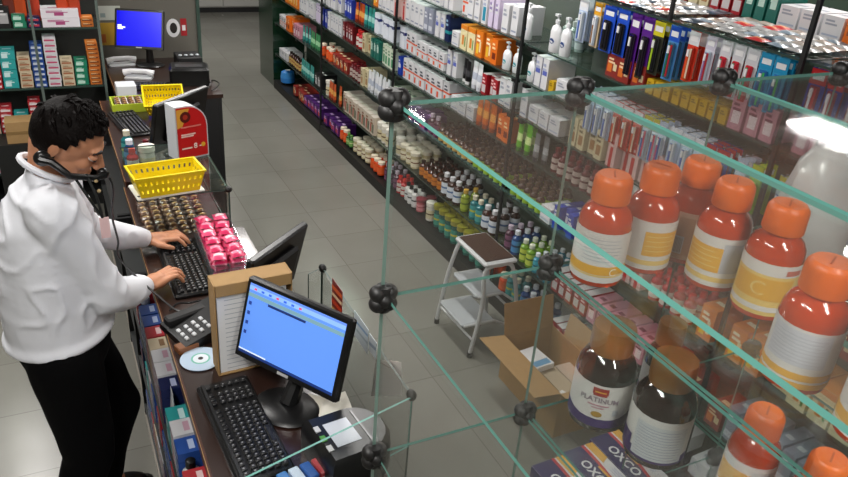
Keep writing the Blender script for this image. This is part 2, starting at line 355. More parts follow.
hk('h_babyblue',.06,.2,'#b9cbe6','#e4e8f0','#3f62b0'); hk('h_wood',.06,.2,'#d8c09a','#e0a020','#8a5a2a')
hk('h_blue',.085,.2,'#1f50c8','#1f50c8','#0c0c10','#12141c','#0e0f14'); hk('h_purple',.07,.27,'#5a1f8a','#5a1f8a','#0e0c12','#17101e','#1c1026')
hk('h_yellow',.065,.22,'#3a3c30','#d8cc28','#a8c82c','#15151a','#202224'); hk('h_bluegreen',.06,.22,'#4f90d0','#1c54c4','#1f6a54','#b02430','#3a6a88')
hk('h_red',.06,.2,'#d83a24','#d8dce0','#d8501c','#e0c8b0','#b8301e'); hk('h_white',.055,.19,'#d8d4e0','#c8c4d4','#8a6a9a','#b02030')
hk('h_white_red',.055,.2,'#d8dade','#d0d2d8','#3f9a70','#c02434','#c02838'); hk('h_cyan',.055,.2,'#2a9ac8','#1890c0','#1f3f9a','#40b060','#2a6aa8')
hk('h_redblue',.06,.19,'#1c34a0','#c01c24','#e4e6ea','#c01c24','#8a1c3a'); hk('h_pink',.05,.2,'#c8cede','#b8c4da','#c83a7a','#3a5aa8')
hk('h_green',.05,.2,'#8ab82c','#c0cc30','#3f8a2a','#6a9a3a','#98c03c'); hk('h_multi',.05,.2,'#b8c4d0','#c8c040','#3f62b0','#d8486a')
K('s_white',sachet,.075,.05,.018,'#a9a9a8','#8f9296'); K('s_cream',sachet,.075,.05,.018,'#aaa096','#86685c'); K('s_bluegrey',sachet,.075,.05,.018,'#8a9aa8','#b0b8bc'); K('s_pink',sachet,.056,.056,.022,'#c8285a','#e88aa4')
K('s_pink2',sachet,.056,.056,.022,'#d84a74','#e8ccd4'); K('s_red',sachet,.08,.06,.018,'#c03030','#e8a070'); K('s_blue',sachet,.09,.07,.02,'#a8c8e0','#e8f0f4')
K('s_dark',sachet,.09,.07,.018,'#2c3a48','#607080'); K('s_brown',sachet,.036,.036,.016,'#5a3a24','#b8905a')
NM={'b':('carton','carton'),'t':('tube','tube'),'p':('pump_bottle','bottle'),'j':('jar','jar'),'o':('bottle','bottle'),'h':('blister_pack','blister pack'),'s':('sachet','sachet')}
NK={}
for _k in ('b_white_orange','b_white_orange_s','b_white','b_white_low','b_white_blue','b_white_dots'): NK[_k]='medicine_carton'
for _k in ('b_redorange','b_yellow_pic','b_photo','b_purple','b_pink','b_cream','b_redstripe'): NK[_k]='cosmetics_carton'
NK['b_white_low']='dressing_carton'
SING={'cartons':'carton','boxes':'box','bottles':'bottle','tubes':'tube','tubs':'tub','jars':'jar','packs':'pack','cards':'card','flacons':'flacon','sachets':'sachet'}
def singular(d):
    w=d.split(); done=False
    for i,q in enumerate(w):
        if q in SING: w[i]=SING[q]; break
    return ' '.join(w)
def fit(*opts):
    for o in opts:
        if len(o.split())<=16 and o not in USEDL: USEDL.add(o); return o
    o=' '.join(opts[-1].split()[:16]); print('FIT',o); return o
USEDL=set()
def put(key,x,y,z,rz,label,group,rx=0):
    me=PK[key][0]; nm,cat=NM[key[0]]; nm=NK.get(key,nm)
    o=link(nm,me,None,(x,y,z),(rx,0,rz)); return tag(o,label,cat,group)
# ---------------------------------------------------------------- aisle rack (gondola)
GX=2.25
def ypx(px,z,x=GX):
    lo,hi=.2,14
    for _ in range(40):
        m_=(lo+hi)/2
        if proj((x,m_,z))[0]>px: lo=m_
        else: hi=m_
    return lo
LV={1:.10,2:.385,3:.72,4:1.0,5:1.195,6:1.39,7:1.585,8:1.9}
BAY=[8.1,6.5,4.9,3.3,1.65,.1]
DEP=.36
panel=mat('#4f5a50',.35,key='rack_back',coat=.3); plinth=mat('#0f0d0c',.5,key='rack_plinth')
bn=['far','second farthest','middle','second nearest','nearest']
for b in range(5):
    ya,yb=BAY[b+1]+.006,BAY[b]-.006
    t=thing('display_rack','%s bay of the long glass aisle rack with a black plinth'%bn[b],'rack',(0,0,0))
    MB().box(GX-.02,ya,0,GX+DEP+.02,yb,.085,plinth).build('plinth',t)
    MB().box(GX+DEP,ya,.085,GX+DEP+.015,yb,1.86,panel).build('back_panel',t)
    for l in range(2,8):
        z=LV[l]; 
        if l==6 and b==4: continue
        y_a = ya
        if l==6 and b==3: y_a=2.8
        if l==5 and b==4: pass
        MB().box(GX,y_a,z-.008,GX+DEP-.002,yb,z,GLS,EDGED).build('glass_shelf',t)
        for yy in (y_a+.05,(y_a+yb)/2,yb-.05):
            MB().cbox((GX+.012,yy,z-.019),(.035,.035,.02),CLIP).build('clip',t)
    for yy in (ya+.006,):
        MB().box(GX-.016,yy-.008,.085,GX-.002,yy+.008,2.25,BLKM).build('upright',t)
    if b>=3:
        MB().box(GX,ya,LV[8]-.008,GX+.8,yb,LV[8],GLS,EDGED).build('top_shelf',t)
        for yy in (ya+.2,yb-.2): MB().box(GX+.7,yy-.01,0,GX+.72,yy+.01,LV[8]-.009,BLKM).build('post',t)
ORD={1:'bottom',2:'second',3:'third',4:'fourth',5:'fifth',6:'sixth',7:'seventh',8:'top'}
LAST={}
def run(l,p0,p1,key,desc,rows=1,gap=.006,inset=.012,stack=1):
    z=LV[l]; me,w,d,h,ymin=PK[key]; gap+=.004
    y=min(ypx(p0,z),LAST.get(l,(99,))[0]-.004); y1=ypx(p1,z); prev=LAST[l][1] if l in LAST else 'green glass end panel'
    short=' '.join(desc.split()[:3])
    d1=singular(desc); lab=fit('%s on the %s aisle shelf, next nearer after the %s'%(d1,ORD[l],prev),'%s on %s aisle shelf, nearer after %s'%(d1,ORD[l],prev),'%s on %s aisle shelf after %s'%(d1,ORD[l],prev))
    if key[0]=='b' and rows==2 and d>.15: rows=1
    n=0
    posts=[q for q in BAY]
    while y-w>y1-w*.35:
        for q in posts:
            if y>q-.012 and y-w<q+.022: y=q-.014
        for r in range(rows):
            x=GX+inset-ymin+r*(d+.009)+random.uniform(0,.008)+(random.uniform(0,.03) if r==0 and rows==1 and random.random()<.15 else 0)
            if x+ymin+d>GX+DEP-.004: break
            for s in range(stack):
                put(key,x,y-w/2,z+s*(h+.0015)+.0008,-math.pi/2+random.uniform(-.045,.045),lab,'%s, %s shelf'%(desc,ORD[l]))
        y-=w+gap+random.uniform(0,.003); n+=1
    LAST[l]=(y,short)
# seventh shelf
run(7,424,440,'b_white','slim white cartons'); run(7,441,453,'b_white_blue','white cartons with blue edge'); run(7,455,464,'b_white_orange','white and orange carton'); run(7,465,477,'b_white','plain white tall boxes')
run(7,478,484,'b_white_teal','white boxes with teal panel'); run(7,485,497,'b_lilac','lilac tall boxes'); run(7,498,511,'b_white','white tall boxes',rows=2); run(7,513,524,'p_white','white pump bottle with navy oval',gap=.02)
run(7,533,552,'o_clear','clear greyish flacons',rows=2,inset=.15); LAST[7]=(ypx(540,1.585),'clear greyish flacons')
run(7,543,566,'p_white','white lotion pump bottles',gap=.012)
run(7,600,640,'b_redorange','flat orange and red boxes'); run(7,642,720,'b_yellow','small yellow boxes',rows=2); run(7,722,848,'b_pink','pink cartons',rows=1)
# sixth
run(6,371,375,'b_orange','orange carton with sun'); run(6,376,390,'b_white','white slim cartons',rows=2); run(6,391,400,'b_redstripe','red striped cartons'); run(6,402,420,'b_white','wide white cartons',rows=2)
run(6,421,431,'b_grey','blue grey cartons',rows=2); run(6,432,441,'b_white_blue','white cartons with dark seam',rows=2); run(6,442,448,'b_navy','navy and teal boxes',rows=2); run(6,449,456,'b_white_low','low white box')
run(6,457,470,'b_yellow_pic','pale yellow cartons with orange lid',rows=2); run(6,472,484,'b_orange','bright orange cartons',rows=2); run(6,485,496,'b_orange2','deep orange boxes',rows=2); run(6,497,516,'p_teal','white pump bottles with teal oval')
run(6,517,544,'b_white_blue','white cartons with blue stripe',rows=2); run(6,545,550,'b_yellow','mustard yellow box'); run(6,551,568,'b_white_low','low white and blue boxes',rows=2)
# fifth
run(5,300,312,'b_white','small white cartons'); run(5,313,338,'b_white_blue','purple edged white cartons'); run(5,340,350,'b_blue','blue and white packs'); run(5,352,360,'t_orange','orange tapered tubes'); run(5,361,371,'t_teal','teal tubes with white band')
run(5,372,395,'b_white_dots','white box with navy band',rows=2); run(5,396,401,'b_red','dark red cartons'); run(5,402,412,'b_white_orange','white cartons with orange stripe',rows=2); run(5,413,442,'b_white_orange_s','lower white and orange cartons',rows=2)
run(5,444,455,'b_white_blue','blue and white cartons',rows=2); run(5,456,466,'t_blackwhite','black and white tubes'); run(5,467,476,'t_white','tall white tubes'); run(5,477,492,'b_red','crimson medicine cartons',rows=2)
run(5,493,522,'b_white','big white carton row',rows=2); run(5,524,560,'b_white_low','low white boxes',rows=2); run(5,565,600,'b_cream','cream cartons'); run(5,602,660,'b_redstripe','red and pink striped boxes'); 
# fourth
run(4,284,297,'b_orange','orange boxes'); run(4,298,313,'b_white','white medicine boxes'); run(4,314,320,'b_lilac','lilac edged boxes'); run(4,320,324,'b_blue','deep blue carton'); run(4,325,340,'b_white','large white cartons',rows=2)
run(4,341,352,'b_dkred','dark red bottles boxes',rows=2); run(4,353,359,'o_red','red bottles'); run(4,360,367,'b_cream','tall cream cartons'); run(4,368,378,'b_dkgreen','green cartons with pale panel',rows=2); run(4,379,391,'b_green_white','pale green cartons',rows=2)
run(4,392,399,'b_royal','royal blue boxes'); run(4,401,447,'b_white_orange','long white cartons with orange band',rows=2); run(4,448,470,'b_white_low','flat white cartons',rows=2); run(4,472,492,'t_orangebig','large orange tubes',rows=2)
run(4,493,503,'b_orange2','burnt orange cartons'); run(4,504,527,'t_lime','lime green tubes',rows=2,gap=.02); run(4,528,540,'t_greybig','grey tubes'); run(4,545,600,'o_wine','wine red flacons',rows=3); run(4,604,650,'t_white_red','white tubes with red caps',rows=2)
run(4,655,715,'o_turq_cap','small turquoise flacons with white caps',rows=4); run(4,718,748,'o_clear','small clear flacons',rows=3); run(4,750,800,'b_yellow_pic','little picture cartons',rows=2); run(4,802,848,'b_redorange','red and orange cartons')
# third
run(3,278,284,'b_white_orange_s','orange striped white carton'); run(3,284,291,'b_orange2','orange cartons'); run(3,292,299,'b_pink','pale pink cartons'); run(3,300,307,'t_teal','teal tubes'); run(3,308,317,'t_green','green tubes')
run(3,318,330,'j_orange','red orange tubs',rows=2); run(3,331,346,'b_redorange','red snack boxes',rows=2); run(3,347,357,'o_wine','near black bottles',rows=2); run(3,358,363,'b_cream','cream and brown boxes'); run(3,364,386,'t_white','white squeeze tubes',rows=2,gap=.012)
run(3,387,404,'b_green_white','pale green and white boxes',rows=2); run(3,405,421,'b_purple','purple flowery boxes'); run(3,422,433,'o_purple','purple labelled bottles'); run(3,434,468,'o_amber','amber bottles with cream labels',rows=4)
run(3,469,500,'o_amber_lime','amber bottles with lime labels',rows=4); run(3,501,535,'o_amber_lime','brown bottles with green and yellow labels',rows=4); run(3,537,548,'b_white_low','white lattice carton'); run(3,549,570,'b_royal','bright blue little boxes',rows=2)
run(3,572,640,'b_redstripe','pale red striped cartons',rows=2); run(3,642,690,'o_red','small red flacons',rows=3); run(3,692,760,'b_orange','small orange packs',rows=2); run(3,762,848,'b_yellow_pic','yellow and orange packs',rows=2)
# second
run(2,278,286,'b_white_low','white gadget box',stack=1); run(2,287,298,'o_amber','dark brown bottles'); run(2,299,312,'t_teal','dark teal tubes'); run(2,313,319,'b_blackwhite','black box'); run(2,320,325,'j_white','white disc tub'); 
run(2,326,338,'t_orange','orange and red tubes'); run(2,339,372,'b_photo','beige cartons with little photos',rows=1); run(2,373,392,'j_white','cream jars with pale lids',rows=3); run(2,393,414,'j_cream','cream jars with brown marks',rows=3)
run(2,416,435,'o_amber_gold','brown bottles with golden labels',rows=4); run(2,436,455,'o_label_white','bottles with wide white labels',rows=3); run(2,456,464,'o_olive','olive green bottles',rows=2); run(2,465,475,'o_teal','teal and yellow bottles',rows=2)
run(2,476,492,'o_label_white','bottles with white and blue labels',rows=3); run(2,493,501,'o_purple','plum bottles',rows=3); run(2,502,513,'o_blue','blue bottles',rows=3); run(2,514,526,'o_yellowgreen','yellow green bottles',rows=3); run(2,527,543,'o_turq_cap','turquoise bottles with white caps',rows=4)
run(2,548,580,'b_red','red and white cartons',rows=2); run(2,582,640,'b_pink','rose coloured cartons',rows=2); run(2,642,700,'b_redorange','brick red cartons',rows=2); run(2,702,848,'b_grey','grey blue cartons',rows=2)
# bottom
run(1,292,302,'b_redorange','orange and red little boxes'); run(1,303,322,'b_purple','purple boxes with red squares',rows=2); run(1,323,336,'b_purple','violet and magenta boxes',rows=2); run(1,337,343,'j_orange','orange red tubs'); run(1,344,348,'o_green_sm','green little bottles')
run(1,350,366,'j_cream','cream coloured tubs',rows=3); run(1,367,380,'j_orange','bright orange tubs',rows=2); run(1,381,391,'o_purple','dark plum bottles',rows=2); run(1,392,399,'o_red','red capped bottles',rows=2); run(1,400,410,'o_white','white bottles with black caps',rows=2)
run(1,411,420,'o_pink','pink lidded jars',rows=2); run(1,421,426,'j_white','beige jar'); run(1,428,478,'o_yellowcap','teal bottles with yellow caps',rows=3); run(1,480,492,'j_orange','orange low tubs',rows=2); run(1,493,512,'o_teal','sea green bottles',rows=2); run(1,514,540,'o_blue','dark blue bottles',rows=2)
run(1,545,600,'b_red','red cartons behind the open box'); run(1,602,700,'b_white_low','low white cartons',rows=2)
# blue roll on the plinth end
tg=tag(MB().lathe([(.05,0,mat('#2a7ac8',.4)),(.075,.01,mat('#2a7ac8',.4)),(.08,.06,mat('#3f90d8',.4)),(.07,.12,mat('#2a7ac8',.4)),(.03,.14,WHT),(.02,.13,WHT)],18).build('cleaning_cloth_roll',None,(2.335,7.9,.101)),'blue rounded roll at the far end of the bottom aisle shelf','roll')
# hooks with hanging packs
def hooks(ztop,segs,rows,drop=0,x=GX,what='upper',pitch=.055):
    prev='rack end'
    for p0,p1,key,desc in segs:
        me,w,d,h,ymin=PK[key]; ya=ypx(p0,ztop,x); yb=ypx(p1,ztop,x); y=ya; 
        lab=fit('%s hanging on the %s hook row beside the %s'%(singular(desc),what,prev),'%s on the %s hooks beside the %s'%(singular(desc),what,prev),'%s on %s hooks beside %s'%(singular(desc),what,prev)); n=0
        while y-w>yb-w*.4:
            bad=False
            for q in BAY:
                if y>q-.012 and y-w<q+.022: y=q-.014
            hk_=tag(MB().tube([(x+.005,y-w/2,ztop+.004),(x+rows*.034+.03,y-w/2,ztop+.004)],.0022,STEEL,6).build('display_hook'),'steel hook holding the %s on the %s hook row'%(desc,what),'hook','hooks of the %s, %s'%(desc,what)) 
            for r in range(rows):
                put(key,x+.022+r*.034,y-w/2,ztop+.002-random.uniform(0,.006),-math.pi/2+random.uniform(-.12,.12),lab,'%s, %s hooks'%(desc,what))
            y-=w+.008
        prev=' '.join(desc.split()[:3])
hooks(1.885,[(578,590,'h_babyblue','pale blue brush packs'),(592,600,'h_wood','tan packs with orange tops'),(602,627,'h_blue','royal blue packs with black holders'),(629,650,'h_purple','tall purple packs'),(652,666,'h_yellow','black and yellow packs'),
 (668,686,'h_bluegreen','blue topped brush packs'),(687,703,'h_red','bright red brush packs'),(704,718,'h_white','lilac white packs'),(719,757,'h_white_red','white packs with red feet'),(759,785,'h_cyan','cyan and green packs'),(787,848,'h_redblue','red and navy packs'),(850,900,'h_redblue','navy packs with red tops')],3,what='upper')
hooks(1.50,[(585,610,'h_babyblue','faded blue packs'),(612,640,'h_red','red cards'),(642,656,'h_multi','white and blue brush cards'),(657,668,'h_pink','pink brush cards'),(669,700,'h_babyblue','light blue brush cards'),(702,733,'h_redblue','red cards with white and blue'),(735,748,'h_pink','rose brush cards'),(750,768,'h_green','lime green brush cards'),(770,800,'h_multi','mixed brush cards with yellow tops'),(802,848,'h_pink','magenta brush cards')],3,what='middle')
# goods on the top shelf
tk=['s_white','s_white','s_cream','s_white','s_bluegrey','s_cream','s_dark','s_white','s_red']
nmt={'s_white':'whitish','s_cream':'cream','s_bluegrey':'blue grey','s_dark':'dark','s_red':'red'}
for i in range(26):
    for j in range(6):
        y=3.22-i*.082; x=GX+.055+j*.062
        if abs(y-1.65)<.07 or abs(y-2.3)<.05: continue
        k=tk[(i*5+j*7+(i*j)%4)%9]
        nm='%s sachet in the %s rows of packets covering the top aisle shelf'%(nmt[k],'front' if j<3 else 'back')
        put(k,x+random.uniform(-.004,.004),y+random.uniform(-.004,.004),1.902,random.uniform(-.12,.12)+math.pi/2,nm,nm)
MB().box(GX-.016,2.29,1.901,GX-.002,2.304,2.35,BLKM).build('upright',[o for o in bpy.data.objects if o.name.startswith('display_rack') and 'second nearest' in o['label']][0])
# upright boxes at the back of the top shelf
y=3.15; q=0; kk2=[('b_grey','grey box'),('b_redorange','orange and red box'),('b_cream','cream box'),('b_red','red box'),('b_dkgreen','green box'),('b_white_low','low white box'),('b_orange2','orange box'),('b_royal','blue box'),('b_redorange','brick red box'),('b_navy','navy box'),('b_white_orange_s','orange banded white box')]
while y>1.0:
    key,ds=kk2[q%11]; me,w_,d_,h_,_=PK[key]
    lab=fit('%s standing behind the sachets on the top aisle shelf after the %s'%(ds,kk2[(q-1)%11][1]),'%s upright behind the sachets on the top shelf, nearer repeat of its kind'%ds,'%s upright behind the sachets, nearest of its kind'%ds)
    for c in range(random.randint(2,3)):
        if abs(y-w_/2-1.65)<.1 : y=1.65-.03
        put(key,GX+.445,y-w_/2,1.9009,-math.pi/2+random.uniform(-.04,.04),lab,lab); y-=w_+.012
    q+=1
# rack behind: goods seen over the top
bx=3.35
t=thing('display_rack','low glass rack behind the long aisle rack, full of red and grey boxes','rack')
for z in (.3,.8,1.25,1.65,2.0): MB().box(bx,-.2,z-.01,bx+.9,6.5,z,GLS,EDGED).build('glass_shelf',t)
MB().box(bx+.9,-.2,0,bx+.92,6.5,2.4,panel).build('back_panel',t)
for y in (-.15,1.5,3.1,4.7,6.4): MB().box(bx-.012,y-.01,0,bx-.001,y+.01,2.5,BLKM).build('upright',t)
kk=[('b_redorange','red and orange boxes'),('b_white_low','low white boxes'),('b_grey','grey boxes'),('b_dkred','maroon boxes'),('b_orange2','orange boxes'),('b_navy','navy boxes'),('b_red','red boxes'),('b_cream','cream boxes'),('b_dkgreen','green boxes'),('b_royal','blue boxes')]
for zi,z in enumerate((1.25,1.65,2.0)):
    y=5.0; q=zi*3
    while y>.9:
        key,ds=kk[q%10]; me,w_,d_,h_,_=PK[key]; cnt=random.randint(3,5)
        lab=fit('%s on the %s shelf of the rear rack after the %s'%(singular(ds),('middle','upper','topmost')[zi],kk[(q-1)%10][1]),'%s on the %s rear rack shelf after the %s'%(singular(ds),('middle','upper','topmost')[zi],kk[(q-1)%10][1]))
        for c in range(cnt):
            if any(abs(y-w_/2-u)<.06 for u in (-.15,1.5,3.1,4.7)): y-=.03
            for r in range(2): put(key,bx+.02+r*(d_+.01),y-w_/2,z+.0008,-math.pi/2,lab,lab)
            y-=w_+.008
        q+=1
        if q-zi*3>=10: break
# green glass end panel
t=tag(MB().box(2.24,8.13,.0,2.6,8.7,2.2,mat('#12301f',.15,key='green_panel',coat=.6)).build('glass_end_panel'),'dark green glass panel closing the far end of the aisle rack','panel')
# ---------------------------------------------------------------- far wall cabinet and partition
t=thing('wall_cabinet','pale grey low cabinet along the far wall across the aisle','cabinet',(2.6,12.6,0))
MB().box(-1.4,-.28,.08,1.4,.28,.9,mat('#a5a49f',.5)).build('body',t); MB().box(-1.38,-.26,0,1.38,.27,.079,BLKM).build('plinth',t)
for i in range(4): MB().box(-1.39+i*.7,-.302,.1,-.71+i*.7,-.281,.88,mat('#b4b3ae',.5)).build('door',t)
# ================================================================ shelf behind the man
WY=5.4
def xpx(px,z,y=WY):
    lo,hi=-3,3
    for _ in range(40):
        m_=(lo+hi)/2
        if proj((m_,y,z))[0]<px: lo=m_
        else: hi=m_
    return lo
t=thing('wall_rack','dark rack of medicine boxes standing behind the man at the left','rack')
rk=mat('#1b1c1c',.5,key='dark_rack')
WL={0:.3,1:.58,2:.88,3:1.265,4:1.56}
for z in WL.values(): MB().box(-1.3,WY,z-.012,.33,WY+.4,z,GLS if z>.6 else rk,EDGED).build('shelf',t)
MB().box(-1.3,WY+.4,0,.36,WY+.42,2.2,mat('#2a2b29',.6)).build('back_panel',t)
MB().box(-1.3,WY+.02,0,.33,WY+.4,.1,rk).build('plinth',t)
for x in (.318,-.07,-.6): MB().box(x,WY-.014,0,x+.016,WY-.001,2.0,mat('#5f6b66',.3)).build('upright',t)
WLAST={}
def wrun(l,p0,p1,key,desc,stack=1,rows=1):
    z=WL[l]; me,w,d,h,ymin=PK[key]; x=max(xpx(p0,z),WLAST.get(l,(-9,))[0]+.004); x1=xpx(p1,z)
    prev=WLAST[l][1] if l in WLAST else 'rack edge'
    lab=fit('%s on the %s shelf behind the man, right of the %s'%(singular(desc),('lowest','lower','middle','upper')[l],prev),'%s on the %s shelf behind the man after %s'%(singular(desc),('lowest','lower','middle','upper')[l],prev),'%s, %s shelf behind the man after %s'%(singular(desc),('lowest','lower','middle','upper')[l],prev))
    first=True
    while first or x+w<x1+w*.35:
        first=False
        if x+w>.312: break
        for r in range(rows):
            for s in range(stack): put(key,x+w/2+random.uniform(-.0025,.0025),WY+.012+random.uniform(0,.008)-ymin+r*(d+.006),z+.0008+s*(h+.0012),0,lab,'%s behind the man, %s'%(desc,l))
        x+=w+.006
    WLAST[l]=(x,' '.join(desc.split()[:3]))
K('f_white',carton,.075,.12,.034,W_,[(.1,.3,.9,.6,'#c0486a')],ink='#c8a0b0'); K('f_bigwhite',carton,.22,.14,.055,'#e6e2e8',[(.35,.25,.6,.6,'#a8487a')],ink='#b04a80')
K('f_red',carton,.072,.12,.033,'#b02c34',[(.1,.2,.9,.6,'#e6dcdc')],ink='#e8c8c8'); K('f_blue',carton,.072,.12,.033,'#274f9c',[(.1,.2,.9,.6,'#dfe6f4')],ink='#b8c8e8')
K('f_green',carton,.075,.12,.04,'#1f7f60',[(.1,.2,.7,.6,'#bfe0d0')],ink='#d0f0e0'); K('f_orange',carton,.072,.12,.026,'#c8702a',[(.1,.3,.9,.7,'#7a3a18')],ink='#f0d0a0')
K('f_teal',carton,.085,.12,.06,'#2fa0a0',[(.1,.2,.5,.7,'#d0ecec')],ink='#d0f0f0'); K('f_cream',carton,.072,.12,.033,'#d0c0a4',[(.1,.2,.9,.5,'#a86a4a')],ink='#8a6a4a'); K('f_navy',carton,.072,.12,.033,'#1a2350',[(.1,.2,.9,.6,'#c03a4a')],ink='#c0c8e8')
NM['f']=('medicine_box','box')
wrun(3,-16,-5,'f_cream','tan flat boxes',4); wrun(3,-4,6,'b_blackwhite','black and grey boxes'); wrun(3,8,18,'f_green','dark green boxes',2); wrun(3,19,28,'f_navy','midnight blue boxes',2); wrun(3,30,59,'f_bigwhite','big white packs stacked flat',2); wrun(3,63,72,'f_orange','orange and yellow boxes',2); wrun(3,73,82,'f_red','red and yellow boxes',3); wrun(3,83,93,'f_navy','navy and yellow boxes',4)
wrun(2,-30,-10,'f_white','white flat boxes',7); wrun(2,-9,0,'f_red','scarlet and white boxes',6); wrun(2,1,9,'f_teal','pale teal boxes',4); wrun(2,10,18,'f_cream','cream flat boxes',6); wrun(2,19,27,'f_blue','blue and white boxes',8); wrun(2,31,40,'f_white','thin white boxes',9); wrun(2,41,48,'f_cream','sand coloured boxes',5); wrun(2,49,55,'f_green','green and white boxes',4); wrun(2,56,63,'f_orange','high stack of orange boxes',10); wrun(2,64,69,'p_white','white pump bottle')
wrun(2,70,75,'p_teal','white and teal pump bottle'); wrun(2,76,83,'f_teal','teal boxes',3); wrun(2,84,93,'f_blue','tall pile of blue boxes',8)
wrun(1,-30,-12,'f_blue','blue and white boxes',6); wrun(1,-11,-2,'f_cream','beige boxes',5); wrun(1,-1,9,'f_red','red lidded white boxes',5); wrun(1,10,17,'f_teal','turquoise boxes',2); wrun(1,18,27,'f_red','red and white boxes',6); wrun(1,28,36,'f_blue','blue boxes',3); wrun(1,37,48,'f_navy','navy boxes',5); wrun(1,49,58,'f_cream','pale brown boxes',4); wrun(1,59,68,'f_red','red boxes',4); wrun(1,69,79,'f_blue','deep blue boxes',5); wrun(1,80,93,'f_green','green boxes',3)
wrun(0,-30,20,'f_white','plain white boxes',4); wrun(0,22,93,'f_cream','buff boxes',3)
# red and orange bags hung in the top of the rack
for i,(px,c) in enumerate(((8,'#6a2a1c'),(19,'#c04a1c'),(33,'#b83a20'),(62,'#c0401c'),(74,'#b03a18'))):
    x=xpx(px,1.42)
    b=MB().bbox(-.035,0,-.2,.035,.03,0,mat(c,.4),.008); b.box(-.012,.008,0,.012,.02,.3,mat(c,.4)); 
    tag(b.build('hanging_bag',None,(x,WY+.06,1.548-.31 if 0 else 1.24+.2+.06)),'%s orange red bag hanging at the top of the rack behind the man'%(('leftmost','second','third','fourth','rightmost')[i]),'bag')
# cardboard box on the floor behind the man
t=thing('cardboard_box','small brown closed cardboard box on the low rack shelf beside the man head','box')
p=atz(20,122,.72); MB().box(-.09,0,0,.11,.15,.14,CARD).build('carton',t,(p.x,5.2,.58)); MB().box(-.09,-.002,.06,.11,-.0005,.08,mat('#8a6c40',.6)).build('tape',t,(p.x,5.2,.58))
MB().box(-.16,-.02,-.58,.16,.19,-.001,rk).build('stand',t,(p.x,5.2,.58))
# ================================================================ counters
TZ=.92
wood=mat('#2a1710',.35,key='dark_wood',coat=.3,var=.2,bscale=9); woodr=mat('#4a2416',.4,key='red_wood',coat=.3,var=.25,bscale=12); edge=mat('#a8814e',.5,key='wood_edge')
def counter(name,label,y0,y1,x0,x1,z):
    xs=x0-.06
    t=thing(name,label,'counter')
    MB().box(x0,y0,z-.025,x1,y1,z,wood).build('worktop',t)
    MB().box(x0-.006,y0,z-.05,x0-.0005,y1,z+.001,woodr).box(x0-.008,y0,z-.003,x0-.0065,y1,z+.003,edge).build('edge_board',t)
    MB().box(x1-.03,y0,.02,x1-.01,y1,z-.026,BLKM).build('front_panel',t)
    for yy in (y0,y1-.018): MB().box(xs,yy,.02,x1-.031,yy+.018,.75,BLKM).box(x0+.01,yy,.75,x1-.031,yy+.018,z-.026,BLKM).build('side_panel',t)
    for zz in (.1,.37,.63): MB().box(xs,y0+.0185,zz-.012,x1-.032,y1-.0185,zz,mat('#3a3c3c',.4)).build('shelf',t)
    MB().box(xs+.006,y0,0,xs+.02,y1,.05,BLKM).box(xs-.002,y0,.0,xs+.005,y1,.035,mat('#a39b90',.4)).build('kick_strip',t)
    return t
counter('sales_counter','dark wood counter carrying the near computer station and the man keyboard',1.28,2.93,.235,.66,TZ)
counter('sales_counter','far stretch of the dark counter with a keyboard and monitor, past the red sign',3.56,4.9,.255,.66,TZ)
counter('showcase_base','dark base of the glass case that carries the large yellow basket',2.95,3.54,.245,.605,.9)
counter('sales_counter','back counter across the aisle end under the blue screen monitor',4.96,5.99,.37,1.02,.9)
ks=['f_white','f_blue','f_red','f_white','f_navy','f_cream','f_blue','o_white','f_teal','f_white','f_red','o_blue','f_blue','t_white']
tone={'f_white':'white','f_blue':'blue','f_red':'red','f_navy':'navy','f_cream':'cream','o_white':'black capped white','f_teal':'teal','o_blue':'blue bottled','t_white':'tube shaped'}
q=0
for li,z in enumerate((.1,.37,.63)):
    y=1.34
    while y<2.80:
        k=ks[(q*5+li)%len(ks)]; me,w,d,h,_=PK[k]; 
        st=1 if k[0] in 'ot' else min(5,int(.16/h))
        for s in range(st):
            lb='%s item on the %s staff side shelf under the counter'%(tone[k],('bottom','middle','top')[li])
            put(k,.182+(0 if k[0]=='f' else .03),y+w/2,z+.0008+s*(h+.0012),-math.pi/2,lb,lb)
        y+=w+.008; q+=1
# glass showcase under the large yellow basket
t=thing('glass_showcase','glass showcase beside the man with the large yellow basket on top','showcase')
cx0,cx1,cy0,cy1,cz=.24,.612,2.94,3.55,1.1
MB().box(cx0,cy0,cz-.006,cx1,cy1,cz,GLS,EDGED).build('top_glass',t)
MB().box(cx1-.006,cy0,.905,cx1,cy1,cz-.0065,GL,EDGED).build('front_glass',t); MB().box(cx0,cy0,.905,cx1-.007,cy0+.006,cz-.0065,GL,EDGED).build('end_glass',t)
for x,y in ((cx1-.004,cy0+.006),(cx0+.012,cy0+.006),(cx1-.004,cy1-.01)): MB().ico((x,y,cz-.004),(.016,.016,.014),CLIP).build('clip',t)
for i,(x,y,k) in enumerate([(.285+.048*a,2.975+.05*b,'s_brown') for a in range(6) for b in range(11)]):
    me=PK[k]; lb='%s inside the glass showcase under the yellow basket'%('cream jar' if k[0]=='j' else 'small brown sachet'); [put(k,x,y,.9008+.017*q_,random.uniform(-.5,.5),lb,lb) for q_ in range(2 if x<.40 else 1)]
